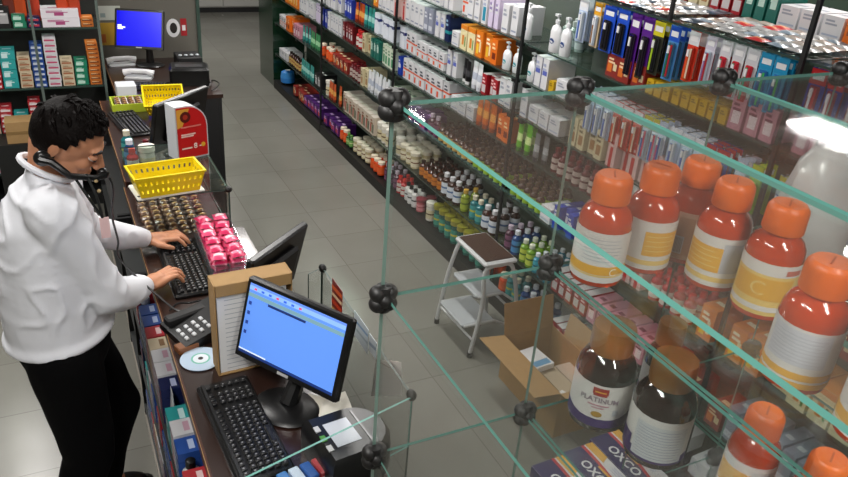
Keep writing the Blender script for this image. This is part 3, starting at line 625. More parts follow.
# front glass of the station
t=thing('counter_glass','tall clear glass guard along the customer side of the near station','glass guard')
gx=.765
MB().box(gx-.006,1.43,.16,gx,2.18,1.1,GL,EDGED).build('front_pane',t)
def slab(p,q,z0,z1,th,mt,sd):
    p=Vector((*p,0)); q=Vector((*q,0)); d=(q-p).normalized(); n=Vector((-d.y,d.x,0))*th
    mb=MB(); vs=[p,q,q+n,p+n]; v=[(a.x,a.y,z) for z in (z0,z1) for a in vs]
    mb.add(v,[(3,2,1,0),(4,5,6,7),(0,1,5,4),(1,2,6,5),(2,3,7,6),(3,0,4,7)],[sd,sd,mt,sd,mt,sd]); return mb
slab((gx-.007,1.428),(.27,1.30),.925,1.1,.006,GL,EDGE).build('end_pane',t); slab((.757,2.178),(.70,2.150),.925,1.1,.005,GL,EDGED).build('far_pane',t)
MB().box(gx-.02,1.43,0,gx+.01,2.18,.158,BLKM).build('foot_rail',t)
for y in (1.435,2.175): MB().ico((gx-.003,y,1.098),(.014,.018,.016),CLIP).build('clip',t)
def atx(px,py,x): d=ray(px,py); return Vector((0,0,HC))+d*(x/d.x)
def glasscard(name,px0,py0,px1,py1,label,cat,base,stripes,hh):
    a=atx(px0,py0,gx-.01); b=atx(px1,py1,gx-.01); y0,y1=sorted((a.y,b.y)); zt=max(a.z,b.z)
    mb=MB().box(gx-.009,y0,zt-hh,gx-.0075,y1,zt,mat(base,.4))
    for v,h2,c in stripes: mb.quad((gx-.0095,y0,zt-hh*v),(gx-.0095,y1,zt-hh*v-.01),(gx-.0095,y1,zt-hh*v-h2*hh-.01),(gx-.0095,y0,zt-hh*v-h2*hh),mat(c,.4))
    return tag(mb.build(name),label,cat)
glasscard('product_strip',332,281,342,292,'red and gold striped strip hanging on the counter glass near its far corner','strip','#7a1a14',[(.1,.12,'#d8602a'),(.32,.1,'#e0c8a0'),(.52,.12,'#c8401c'),(.75,.1,'#d8b070')],.13)
glasscard('notice_card',354,312,368,330,'pale printed card stuck on the counter glass behind the monitor','card','#c2ccd2',[(.2,.1,'#7a98b8'),(.5,.1,'#9aa8b0')],.09)
glasscard('notice_card',369,334,376,343,'small pale card on the counter glass between strip and paper bag','card','#c8d0d4',[(.3,.2,'#8a98a8')],.06)
bt=thing('paper_bag','crumpled white paper bag hanging on the counter glass near its black clip','bag')
a=atx(387,377,gx+.05)
mb=MB(); n=8; vs=[];fs=[]
for s in (0,1):
    for j in range(n+1):
        for i in range(n+1):
            u,v=i/n,j/n; wv=.075+.018*v
            vs.append((gx+.052+(u-.5)*wv, a.y-(u-.5)*.03+(.024 if s else 0)*math.sin(math.pi*u)**.5*(.5+.5*v)+.004*noise.noise(Vector((u*4,v*5,3*s))), a.z+.055-v*.13+.006*noise.noise(Vector((u*7,1,2)))))
    o=s*(n+1)**2
    for j in range(n):
        for i in range(n): q=(o+j*(n+1)+i,o+j*(n+1)+i+1,o+(j+1)*(n+1)+i+1,o+(j+1)*(n+1)+i); fs.append(q)
mb.add(vs,fs,mat('#f3ebe6',.6,key='bag_paper')); mb.build('bag_body',bt)
MB().tube([(gx+.048,a.y-.02,a.z+.05),(gx+.004,a.y-.008,a.z+.085),(gx+.004,a.y+.008,a.z+.085),(gx+.04,a.y+.02,a.z+.05)],.002,mat('#b8a8a0',.6),6).build('handle',bt)
# ---------------------------------------------------------------- monitors
def monitor(label,c,yawd,tilt,w,h,base,ui=None,zb=TZ,group=None,scr='#050507',emit=0):
    rz=R(yawd)+math.pi/2; t=thing('computer_monitor',label,'monitor',(base[0],base[1],zb),rz)
    off=Vector(c)-Vector((base[0],base[1],zb)); l=Matrix.Rotation(-rz,3,'Z')@off
    rot=(-R(tilt),0,0)
    hs=MB().bbox(-w/2,-.0,-h/2,w/2,.028,h/2,BLK,.006); hs.bbox(-w*.3,.028,-h*.3,w*.3,.05,h*.28,BLKM,.01)
    ho=hs.build('housing',t,l,rot)
    bz=.016
    sc=MB(); e=-.0012
    sm=mat(scr,.25,emit=emit,coat=.2) ; W,H=w-2*bz,h-2*bz
    sc.box(-W/2,e,-H/2,W/2,0,H/2,sm)
    if ui:
        for u0,v0,u1,v1,cc,em in ui:
            xa,xb=-W/2+u0*W,-W/2+u1*W; za,zb2=H/2-v1*H,H/2-v0*H; y=e-.0003-.0002*ui.index((u0,v0,u1,v1,cc,em))*.2
            sc.quad((xa,y,za),(xb,y,za),(xb,y,zb2),(xa,y,zb2),mat(cc,.3,emit=em))
    sc.build('screen',ho)
    MB().box(-.02,-.0022,-h/2+.003,.02,-.0004,-h/2+.011,mat('#b8b8b8',.3)).build('badge',ho)
    # stand
    MB().tube([(0,.03,.012),(0,max(.03,l.y+.05),l.z*.5),(l.x,l.y+.045,l.z-.02)],[.03,.022,.024],BLK,10).build('neck',t)
    br_=.105 if ui else .075
    MB().lathe([(br_*.95,.001,BLK),(br_,.006,BLK),(br_*.9,.014,BLK),(.03,.022,BLK),(.001,.023,BLK)],28,1,.8,(0,.02,0)).build('base',t)
    return t
ui=[(0,0,1,.03,'#5f86d8',.7),(0,.03,1,.09,'#7fa6ea',.8),(.0,.13,1,.185,'#6a8f9c',.8),(.22,.19,.62,.225,'#1c2f66',.5),(0,.96,1,1,'#16306e',.6),(.0,.94,.3,.96,'#c8d4ee',.8)]
ui+=[(.05+.08*i,.05,.08+.08*i,.08,'#c04a6a' if i%3==0 else '#2c58b8',.9) for i in range(7)]
ui+=[(.02,.25+.14*i,.05,.30+.14*i,'#24408a',.6) for i in range(4)]
b=atz(282,412,TZ)
m2=monitor('black widescreen monitor with a light blue screen on the near counter',(.511,1.728,1.155),-148,17,.385,.247,(b.x,b.y),ui,scr='#5a8ae0',emit=.68)
monitor('black monitor seen from behind, facing the man beside the pink sachets',(.588,2.235,1.10),131,14,.34,.25,(.55,2.30),None)
monitor('black monitor seen from behind, standing just past the red sign',(.555,3.88,1.115),133,12,.42,.27,(.53,3.90),None)
uib=[(.02,.40,.11,.44,'#e8ecff',1),(.02,.45,.19,.49,'#e8ecff',1),(.02,.5,.14,.53,'#e8ecff',1)]
monitor('monitor with a plain deep blue screen on the back counter',(.598,5.62,1.2),-112,22,.335,.27,(.66,5.76),uib,zb=.9,scr='#0204d0',emit=.75)
# ---------------------------------------------------------------- keyboards
def keyboard(label,x,y,z,rz,L=.44,D=.155,fine=True):
    t=thing('computer_keyboard',label,'keyboard',(x,y,z),rz)
    MB().bbox(-L/2,-D/2,0,L/2,D/2,.016,BLK,.006).box(-L/2+.01,D/2-.02,.016,L/2-.01,D/2-.012,.022,BLKM).build('case',t)
    key=MB().bbox(-.0075,-.0075,0,.0075,.0075,.008,mat('#151517',.4,key='key_plastic'),.002); key.quad((-.002,-.002,.0082),(.002,-.002,.0082),(.002,.003,.0082),(-.002,.003,.0082),mat('#8a8a8a',.5)); km=key.mesh('key')
    rows=6; ms=[]
    x0=-L/2+.016
    cols=int((L-.03)/.0192)
    pos=[]
    for r in range(rows):
        for c in range(cols):
            if c in (15,19) : continue
            if r==0 and 4<c<9: continue
            pos.append((x0+.0095+c*.0192,-D/2+.02+r*.0205+(.005 if r==5 else 0)))
    if fine:
        for p in pos[:100]: link('key',km,t,(p[0],p[1],.0162))
        rest=pos[100:]
    else: rest=pos
    if rest:
        kb=MB()
        for p in rest: kb.bbox(p[0]-.0075,p[1]-.0075,.0162,p[0]+.0075,p[1]+.0075,.024,mat('#151517',.4,key='key_plastic'),.002)
        kb.bbox(x0+.0192*5,-D/2+.0125,.0162,x0+.0192*9-.004,-D/2+.0275,.024,mat('#151517',.4,key='key_plastic'),.002)
        ko=kb.build('keys',t)
        ko['kind']='stuff'
    return t
keyboard('black keyboard in front of the light blue screen on the near counter',.352,1.665,TZ+.001,R(90+3))
keyboard('black keyboard under the hands of the man',.365,2.64,TZ+.001,R(90+1),L=.45)
a=atz(130,122,TZ+.01); keyboard('black keyboard on the far counter before the rear facing monitor',a.x,a.y-.02,TZ+.001,R(90+8),L=.44)
a=atz(113,64,.93); keyboard('dark grey keyboard slanting on the back counter',.575,5.20,.901,R(-14),L=.38)
# ---------------------------------------------------------------- yellow baskets
yel=mat('#e6cf12',.35,key='yellow_plastic',coat=.2)
def basket(label,x,y,z,rz,L=.3,D=.16,h=.085,rx=0):
    t=thing('plastic_basket',label,'basket',(x,y,z),rz); t.rotation_euler=(rx,0,rz)
    def wall(p0,p1,q0,q1,nc,nr,name):   # p bottom edge, q top edge
        mb=MB(); p0,p1,q0,q1=map(Vector,(p0,p1,q0,q1)); n=((p1-p0).cross(q0-p0)).normalized()*.002
        def pt(u,v): return (p0.lerp(p1,u)).lerp(q0.lerp(q1,u),v)
        us=[0]; 
        for i in range(nc): us+=[(i+.33)/nc,(i+.67)/nc]
        us.append(1); vs_=[0]
        for j in range(nr): vs_+=[.08+.84*(j+.3)/nr,.08+.84*(j+.7)/nr]
        vs_.append(1)
        for i in range(len(us)-1):
            for j in range(len(vs_)-1):
                if i%2==1 and j%2==1: continue
                a,b,c,d=pt(us[i],vs_[j]),pt(us[i+1],vs_[j]),pt(us[i+1],vs_[j+1]),pt(us[i],vs_[j+1])
                mb.add([a,b,c,d,a+n,b+n,c+n,d+n],[(3,2,1,0),(4,5,6,7),(0,1,5,4),(1,2,6,5),(2,3,7,6),(3,0,4,7)],yel)
        mb.build(name,t)
    l,d=L/2,D/2; lb,db=l-.022,d-.018
    wall((-lb,-db,0),(lb,-db,0),(-l,-d,h),(l,-d,h),12,2,'wall'); wall((lb,db,0),(-lb,db,0),(l,d,h),(-l,d,h),12,2,'wall')
    wall((lb,-db,0),(lb,db,0),(l,-d,h),(l,d,h),5,2,'wall'); wall((-lb,db,0),(-lb,-db,0),(-l,d,h),(-l,-d,h),5,2,'wall')
    wall((-lb,-db,.0),(lb,-db,.0),(-lb,db,.001),(lb,db,.001),12,5,'floor_grid')
    mb=MB(); 
    for x0,y0,x1,y1 in ((-l-.006,-d-.006,l+.006,-d+.003),(-l-.006,d-.003,l+.006,d+.006),(-l-.006,-d+.003,-l+.003,d-.003),(l-.003,-d+.003,l+.006,d-.003)): mb.box(x0,y0,h-.002,x1,y1,h+.004,yel)
    mb.build('rim',t); return t
p=[atz(*q,1.195) for q in ((126,166),(195,159),(203.5,171),(134,181))]
cc=sum(p,Vector())/4; Lb=((p[1]-p[0]).length+(p[2]-p[3]).length)/2; Db=((p[0]-p[3]).length+(p[1]-p[2]).length)/2; rb=math.atan2(p[2].y-p[3].y,p[2].x-p[3].x)
print('basket',cc,Lb,Db,math.degrees(rb))
tag(MB().bbox(-Lb/2+.005,-Db/2+.012,0,Lb/2,Db/2+.02,.007,mat('#dcdcd4',.5),.003).build('white_tray',None,(cc.x,cc.y,1.1008),(0,0,rb)),'flat white tray on the glass showcase under the large yellow basket','tray')
basket('large yellow perforated basket on a white tray beside the red sign',cc.x,cc.y,1.1085,rb,Lb,Db,.088)
p=atz(153,92,.97); basket('smaller yellow perforated basket on the far counter behind the black monitor',.58,4.55,TZ+.045,R(-4),.22,.16,.1,rx=R(30))
# ---------------------------------------------------------------- red sign box
t=thing('sign_box','white box sign with rounded corner and red printed front on the showcase','sign',(.538,3.33,1.101),R(-72+90))
w,h,d=.155,.25,.09; rr=.1
prof=[(-w/2,0),(w/2,0),(w/2,h-rr)]+[(w/2-rr+rr*math.cos(a),h-rr+rr*math.sin(a)) for a in [math.pi/2*i/8 for i in range(1,9)]]+[(-w/2,h)]
def extr(pf,y0,y1,mt):
    mb=MB(); n=len(pf); vs=[(x,y0,z) for x,z in pf]+[(x,y1,z) for x,z in pf]
    mb.add(vs,[tuple(range(n-1,-1,-1)),tuple(range(n,2*n))]+[(i,(i+1)%n,n+(i+1)%n,n+i) for i in range(n)],mt); return mb
extr(prof,0,d,mat('#c9cdd3',.4)).build('case',t)
pf=[(x*.92,.008+z*.945) for x,z in prof]; red=mat('#c81a1c',.35)
fp=extr(pf,-.002,-.0003,red)
yo=[(-w*.46,h*.6),(-w*.3,h*.63),(-w*.05,h*.95),(-w*.46,h*.95)]
fp.add([(x,-.0024,z) for x,z in yo],[(0,1,2,3)],mat('#dca03a',.4)); fp.add([(-.03+.026*math.cos(a*.5236),-.0028,h*.8+.026*math.sin(a*.5236)) for a in range(12)],[tuple(range(12))],mat('#5a1410',.4))
fp.add([(-.03+.012*math.cos(a*.5236),-.0031,h*.8+.012*math.sin(a*.5236)) for a in range(12)],[tuple(range(12))],mat('#a83020',.4))
for z,wd,c in ((h*.60,.1,'#e07a70'),(h*.46,.07,'#f0c8c0'),(h*.425,.06,'#f0c8c0'),(h*.2,.05,'#f0dcd0')): fp.quad((-.055,-.0026,z),(-.055+wd,-.0026,z),(-.055+wd,-.0026,z+.007),(-.055,-.0026,z+.007),mat(c,.5))
add_text(fp,'8 -',.035,(.022,-.003,h*.235),(1,0,0),(0,0,1),mat('#f4e8e0',.5),.0008); fp.add([(.05+.011*math.cos(a*.785),-.003,h*.24+.011*math.sin(a*.785)) for a in range(8)],[tuple(range(8))],mat('#e8b030',.4))
fp.build('front_print',t)
# ---------------------------------------------------------------- sachet bin
t=thing('sachet_bin','clear plastic bin of pink sachets right of the man keyboard','bin',(.515,2.71,TZ+.001),R(-2))
acr=glass_mat('acrylic',(.88,.9,.92,1),.08,'#c8ccd0')
bw,bl,bh=.15,.44,.075
MB().box(-bw/2,-bl/2,0,bw/2,bl/2,.004,acr).build('bottom',t)
for n_,a in (('side_wall',(-bw/2,-bl/2,.004,-bw/2+.004,bl/2,bh)),('side_wall',(bw/2-.004,-bl/2,.004,bw/2,bl/2,bh)),('end_wall',(-bw/2+.004,-bl/2,.004,bw/2-.004,-bl/2+.004,bh)),('end_wall',(-bw/2+.004,bl/2-.004,.004,bw/2-.004,bl/2,bh))): MB().box(*a,acr).build(n_,t)
for k in range(4):
    for j in range(6):
        for i in range(2):
            ky='s_pink' if (i+j+k)%3 else 's_pink2'
            put(ky,.515-.033+i*.066+random.uniform(-.003,.003)+.0024*(j-3)*.5,2.71-.17+j*.068+random.uniform(-.004,.004),TZ+.0065+k*.0225,random.uniform(-.3,.3),
                '%s sachet in the clear bin beside the man keyboard'%('bright pink' if ky=='s_pink' else 'pale pink printed'),'%s sachets in the bin'%ky[2:],rx=0)
tag(sachet(.05,.11,.03,'#c8ccd2','#aeb4bc').build('plastic_pouch',None,(.565,2.445,TZ+.001),(0,0,1.4)),'clear grey plastic pouch lying between pink sachets and black monitor','pouch')
# ---------------------------------------------------------------- document box
a=atz(213,378,TZ); 
t=thing('document_box','shallow brown cardboard box standing upright with white printed sheets inside','box',(a.x+.137,a.y+.035,TZ+.001),R(2))
W2=.24; H2=.325
MB().box(-W2/2,.035,0,W2/2,.039,H2,CARD).build('back_board',t)
MB().box(-W2/2,-.03,0,-W2/2+.004,.034,H2,CARD).build('side_wall',t); MB().box(W2/2-.004,-.03,0,W2/2,.034,H2,CARD).build('side_wall',t)
MB().box(-W2/2+.0045,-.03,0,W2/2-.0045,.034,.004,CARD).build('bottom_wall',t)
MB().box(-W2/2+.0045,-.03,H2-.004,W2/2-.0045,.034,H2,CARD).box(-W2/2+.005,-.034,H2-.038,W2/2-.005,-.031,H2,CARD).build('top_flap',t)
sh=MB().box(-W2/2+.008,-.024,.006,W2/2-.018,.03,H2-.045,WHT); 
for i in range(16):
    z=H2-.06-i*.0165; wd=.12+.06*((i*7)%4)/4
    sh.quad((-W2/2+.03,-.0245,z),(-W2/2+.03+wd,-.0245,z),(-W2/2+.03+wd,-.0245,z+.0022),(-W2/2+.03,-.0245,z+.0022),mat('#aab0ba',.6))
tag_s=sh.build('paper_sheets',t); 
# ---------------------------------------------------------------- telephone base, disc, notes, printer
t=thing('desk_telephone','black desk telephone base with white keys between keyboard and document box','telephone',(.335,2.2,TZ+.001),R(-72))
MB().add([(-.09,-.1,0),(.09,-.1,0),(.09,.1,0),(-.09,.1,0),(-.088,-.098,.02),(.088,-.098,.02),(.088,.098,.06),(-.088,.098,.06)],[(3,2,1,0),(4,5,6,7),(0,1,5,4),(1,2,6,5),(2,3,7,6),(3,0,4,7)],BLK)
b_=MB(); b_.add([(-.09,-.1,0),(.09,-.1,0),(.09,.1,0),(-.09,.1,0),(-.088,-.098,.02),(.088,-.098,.02),(.088,.098,.06),(-.088,.098,.06)],[(3,2,1,0),(4,5,6,7),(0,1,5,4),(1,2,6,5),(2,3,7,6),(3,0,4,7)],BLK); b_.build('body',t)
for i in range(3):
    for j in range(4):
        y=-.075+j*.027; z=.02+.04*(y+.098)/.196; link('key',MB().bbox(-.009,-.006,0,.009,.006,.006,mat('#c9ccd0',.4),.002).mesh('key'),t,(-.0+i*.027,y,z),(R(11.5),0,0))
b_=MB(); b_.bbox(-.08,-.09,.024,-.04,.09,.05,BLKM,.006); b_.build('cradle',t)
pt=lambda px,py,z: atz(px,py,z)
a=aty(44,161,2.262); b1=aty(70,176,2.235); c1=aty(102,176,2.28)
hs=thing('telephone_handset','black telephone handset clamped between the man head and shoulder','telephone',a)
rel=lambda v: tuple(Vector(v)-a)
MB().tube([rel(a+Vector((-.01,0,.006))),rel(a+Vector((.02,-.012,-.002))),rel(b1),rel(c1+Vector((-.02,-.012,.0))),rel(c1+Vector((.01,0,.004)))],[.014,.012,.010,.010,.012],BLK,10).build('handle',hs)
MB().ico(rel(a+Vector((-.004,.012,.004))),(.024,.016,.024),BLK).build('earpiece',hs); MB().ico(rel(c1+Vector((.004,.01,.004))),(.018,.013,.018),BLK).build('mouthpiece',hs)
cp=[c1+Vector((.02,.0,-.01)),aty(113,190,2.3),aty(112,215,2.36),aty(118,240,2.42),aty(122,262,2.42),Vector((.26,2.32,.96)),Vector((.30,2.3,.945))]
def smooth(pts,n=6):
    pts=[Vector(p) for p in pts]; o=[]
    for i in range(len(pts)-1):
        p0,p1,p2,p3=pts[max(i-1,0)],pts[i],pts[i+1],pts[min(i+2,len(pts)-1)]
        for k in range(n):
            s=k/n; o.append(.5*((2*p1)+(p2-p0)*s+(2*p0-5*p1+4*p2-p3)*s*s+(3*p1-p0-3*p2+p3)*s**3))
    o.append(pts[-1]); return o
MB().tube([rel(q) for q in smooth(cp)],.0035,BLK,6).build('telephone_cord',hs)
tag(MB().lathe([(.062,0,mat('#a8c4e0',.3,coat=.6)),(.064,.004,mat('#c2d6ea',.25,coat=.8)),(.03,.005,mat('#6fb8a8',.3)),(.024,.0052,mat('#e0e8f0',.3)),(.008,.0056,BLK),(.002,.0056,BLK)],30).build('compact_disc',None,(.305,2.03,TZ+.001)),'pale blue and white disc lying left of the document box','disc')
tag(MB().bbox(-.035,-.02,0,.035,.02,.02,mat('#7a4a28',.5),.003).build('wooden_block',None,(.275,2.105,TZ+.001),(0,0,.3)),'small brown wooden block beside the pale disc','block')
def paper(name,label,pts,z,hgt,cat='note',col='#d8d2c2'):
    n=8; mb=MB(); vs=[];fs=[]
    P=[atz(*q,z) for q in pts]
    for j in range(n+1):
        for i in range(n+1):
            u,v=i/n,j/n; b=P[0].lerp(P[1],u).lerp(P[3].lerp(P[2],u),v); f=hgt*abs(math.sin(3.3*u+1.7*v))+hgt*.4*noise.noise(Vector((u*4,v*4,z)))
            vs.append((b.x,b.y,z+.002+max(0,f)))
    for j in range(n):
        for i in range(n): fs.append((j*(n+1)+i,j*(n+1)+i+1,(j+1)*(n+1)+i+1,(j+1)*(n+1)+i))
    mb.add(vs,fs,mat(col,.7)); return tag(mb.build(name),label,cat)
paper('paper_note','crumpled cream paper note lying under the light blue screen',[(292,395),(330,398),(342,412),(300,420)],TZ+.002,.006)
paper('paper_note','folded white paper note right of the monitor base',[(322,404),(345,392),(352,412),(318,424)],TZ+.03,.012,col='#dcd8cc')
t=thing('receipt_printer','black rounded receipt printer with a white label right of the near keyboard','printer',(.588,1.435,TZ+.001),R(6))
D_=[(-.1,-.1),(.02,-.1)]+[(.02+.09*math.cos(a),.1*math.sin(a)) for a in [R(-80+20*i) for i in range(9)]]+[(.02,.1),(-.1,.1)]
b_=MB(); n=len(D_); sc_=[(1,0),(1,.07),(.96,.095),(.85,.11)]; vs=[];fs=[]
for s,z in sc_: vs+=[(x*s,y*s,z) for x,y in D_]
for j in range(3): fs+=[(j*n+i,j*n+(i+1)%n,(j+1)*n+(i+1)%n,(j+1)*n+i) for i in range(n)]
fs+=[tuple(range(n-1,-1,-1)),tuple(range(3*n,4*n))]; b_.add(vs,fs,mat('#0e0e0f',.38,key='gloss_black')); b_.build('housing',t)
MB().box(-.06,-.045,.1102,.01,.05,.1112,mat('#c9ced6',.5)).build('label_sheet',t)
MB().box(.03,-.07,.1102,.036,.07,.112,mat('#3a3a3c',.3)).build('paper_slot',t)
for i in range(3): MB().cbox((-.08,-.04+.04*i,.1105),(.014,.022,.004),[mat('#c8c8c8',.4),mat('#4a8a3a',.4),mat('#c8c8c8',.4)][i]).build('button',t)
for i,(px,py,k) in enumerate(((275,468,'f_blue'),(292,460,'f_white'),(318,470,'f_blue'))):
    p=atz(px,py,TZ); 
for i in range(5):
    c=['#3a78b8','#c8d8e8','#2f5fa8','#b04048','#dfe4ea'][i]; nmn=['sky blue','pale','deep blue','red','white'][i]
    mb=MB().bbox(-.014,-.03,0,.014,.03,.05,mat(c,.3),.003); mb.box(-.0145,-.0305,.015,.0145,-.0301,.035,WHT)
    tag(mb.build('small_box',None,(.395+.033*i,1.385+.006*i,TZ+.001),(0,0,.2)),'%s small upright box at the counter edge below the near keyboard'%nmn,'box')
# cables and clutter along the counter
tag(MB().tube(smooth([(.26,2.34,.93),(.29,2.36,.94),(.33,2.335,.95),(.37,2.36,.935),(.42,2.33,.93)]),.004,BLK,6).build('cable'),'black cable curling before the telephone base','cable')
tag(MB().tube(smooth([(.95,5.1,.906),(1.0,5.2,.93),(1.03,5.12,.925),(.96,5.03,.906)]),.004,BLK,6).build('cable'),'looped black cable at the end of the back counter','cable')
# far counter things
for i,(x,y,k,l) in enumerate(((.30,3.64,'o_red','red bottle'),(.30,3.74,'o_blue','blue bottle'),(.37,3.66,'j_white','white tub'),(.30,3.85,'o_teal','teal bottle'),(.38,3.77,'o_wine','dark wine red bottle'))):
    put(k,x,y,TZ+.0008,0,'%s on the staff edge of the far counter past the showcase'%l,None)
def phone_white(name,label,px,py,px2,py2,z):
    a,b=atz(px,py,z),atz(px2,py2,z); d=(b-a); t=thing(name,label,'telephone',(a+b)/2,math.atan2(d.y,d.x)); t.location.z=z-.02+.001; L=d.length/2
    MB().tube([(-L,0,.03),(-L*.5,0,.045),(L*.5,0,.045),(L,0,.03)],[.026,.018,.018,.026],WHT,10).build('handle',t)
    MB().bbox(-L*.9,-.035,0,L*.9,.035,.012,mat('#c8cacc',.5),.004).build('cradle',t)
def phone_at(label,x,y,z,rz):
    t=thing('desk_telephone',label,'telephone',(x,y,z),rz); L=.1
    MB().tube([(-L,0,.034),(-L*.5,0,.048),(L*.5,0,.048),(L,0,.034)],[.024,.017,.017,.024],WHT,10).build('handset',t); MB().bbox(-L*.9,-.045,0,L*.9,.045,.014,mat('#c8cacc',.5),.004).build('cradle',t)
phone_at('white telephone lying left of the blue screen monitor',.475,5.82,.901,R(6)); phone_at('white telephone right in front of the blue screen monitor',.55,5.45,.901,R(-20))
t=thing('label_printer','black box printer on the back counter right of the white handset','printer',(.86,5.28,.901),R(-8))
MB().bbox(-.13,-.1,0,.13,.1,.12,BLK,.015).build('housing',t); MB().box(-.09,-.06,.121,.09,.02,.124,mat('#3a3a3c',.3)).build('lid',t)
tag(MB().bbox(-.06,-.06,0,.06,.06,.08,mat('#d9dbe0',.5),.004).build('white_box',None,(.42,5.045,.901)),'white square box at the corner of the back counter','box')
t=thing('box_stack','dark low box with four pale lids at the back counter end','box',(.92,5.66,.901))
MB().bbox(-.085,-.1,0,.085,.1,.1,BLKM,.005).build('box_body',t)
for i in range(4): MB().ico((-.06+.04*i,-.05,.108),(.014,.014,.008),mat('#a8b0b4',.4)).build('lid',t)
snack=thing('snack_basket','low basket of brown wrapped sweets with a lime edge on the far counter','basket',(.40,4.72,TZ+.001))
MB().box(-.09,-.08,0,.09,.08,.004,mat('#98a82a',.5)).box(-.1,-.09,0,-.09,.09,.05,mat('#b0c030',.5)).box(.09,-.09,0,.1,.09,.05,mat('#b0c030',.5)).box(-.09,-.09,0,.09,-.08,.05,mat('#b0c030',.5)).box(-.09,.08,0,.09,.09,.05,mat('#b0c030',.5)).build('tray',snack)
for k in range(3):
    for i in range(4):
        for j in range(4): put('s_brown',.40-.06+.04*i,4.72-.055+.038*j,TZ+.0065+.0165*k,random.uniform(0,.2)*0,'brown wrapped sweet in the lime edged basket','sweets in the lime edged basket')
t=thing('partition_panel','grey partition panel behind the back counter with a round sign on it','partition')
gp=mat('#6a675f',.5,key='partition_grey'); MB().box(.345,6.0,0,1.08,6.03,1.62,gp).build('panel',t); MB().box(1.06,5.985,0,1.085,5.999,1.62,mat('#3e524a',.3)).build('edge_strip',t)
MB().box(.34,5.84,1.56,1.085,5.998,1.58,mat('#4a4a46',.5)).build('ledge',t)
def aty2(px,py,y=5.995): return aty(px,py,y)
a=aty2(176,28); mb=MB(); 
mb.add([(a.x-.02+.05*math.cos(q*.349),5.997,a.z+.07*math.sin(q*.349)) for q in range(18)],[tuple(range(18))],WHT); mb.add([(a.x-.018+.027*math.cos(q*.349),5.9955,a.z+.04*math.sin(q*.349)) for q in range(18)],[tuple(range(18))],mat('#26201e',.5))
mb.quad((a.x+.035,5.9965,a.z-.06),(a.x+.08,5.9965,a.z-.06),(a.x+.08,5.9965,a.z+.07),(a.x+.035,5.9965,a.z+.07),mat('#a82028',.5)); mb.quad((a.x+.045,5.996,a.z-.02),(a.x+.07,5.996,a.z-.02),(a.x+.07,5.996,a.z+.02),(a.x+.045,5.996,a.z+.02),WHT)
tag(mb.build('round_sign'),'round white and red sign on the grey partition right of the blue screen','sign')
for nm_,p0,p1,c,lb in (('poster',(96,6),(114,20),'#c4c6bd','pale poster on the partition left of the blue screen'),('poster',(97,23),(114,45),'#b8902c','golden yellow poster under the pale one, left of the blue screen')):
    a,b=aty2(*p0),aty2(*p1); mb=MB().box(a.x,5.992,b.z,b.x+.05,5.9985,a.z,mat(c,.5))
    mb.box(a.x+.02,5.991,b.z+.02,(a.x+b.x)/2,5.9918,(a.z+b.z)/2,mat('#a8581c' if 'golden' in lb else '#8a9a98',.5)); tag(mb.build(nm_),lb,'poster')
for i in range(4):
    a=aty(154+8.5*i,2,5.93); tag(MB().lathe([(.026,0,WHT),(.034,.08,WHT),(.036,.085,WHT)],14).build('paper_cup',None,(a.x,5.93,1.581)),'white cup on the ledge above the grey partition','cup','white cups on the partition ledge')
# ================================================================ step stool
t=thing('step_stool','white tubular step stool with a brown ribbed top beside the aisle rack','stool')
TB=mat('#c9cacb',.3,key='stool_white',coat=.3); f1=Vector((1.82,3.19,0)); f2=Vector((1.84,2.83,0)); ST=.55
def legs(f,x1,y):
    MB().tube(smooth([f+Vector((0,0,.02)),Vector((f.x+.04,f.y,.3)),Vector((1.885,y,ST-.06)),Vector((1.915,y,ST-.012)),Vector((1.98,y,ST-.01)),Vector((2.03,y,ST-.012)),Vector((2.065,y,ST-.06)),Vector((x1-.02,y,.3)),Vector((x1,y,.02))],5),.0115,TB,10).build('leg_frame',t)
    for q in (f,Vector((x1,y,0))): MB().lathe([(.015,0,BLKM),(.015,.03,BLKM)],10,c=(q.x,q.y,0)).build('rubber_foot',t)
legs(f1,2.13,3.16); legs(f2,2.13,2.85)
seat=MB().bbox(1.875,2.835,ST-.002,2.075,3.175,ST+.018,TB,.01); seat.build('seat',t)
pad=MB().box(1.89,2.855,ST+.0185,2.06,3.155,ST+.021,mat('#3a2620',.5))
for i in range(13): pad.box(1.893+i*.0128,2.86,ST+.0212,1.9+i*.0128,3.15,ST+.0235,mat('#4a3229',.45))
pad.build('ribbed_pad',t)
for z,x0,x1 in ((.34,1.87,2.03),(.17,1.80,2.0)):
    MB().bbox(x0,2.88,z,x1,3.14,z+.014,mat('#b4b8bc',.4),.006).build('step',t)
    MB().tube([(x0+.01,2.875,z+.004),(x1,2.875,z+.004),(2.1,2.87,z-.05)],.008,TB,8).tube([(x0+.01,3.145,z+.004),(x1,3.145,z+.004),(2.1,3.15,z-.05)],.008,TB,8).build('step_rail',t)
MB().tube([(1.845,2.83,.11),(1.835,3.19,.11)],.007,TB,8).tube([(2.125,2.85,.2),(2.125,3.16,.2)],.007,TB,8).build('cross_bar',t)
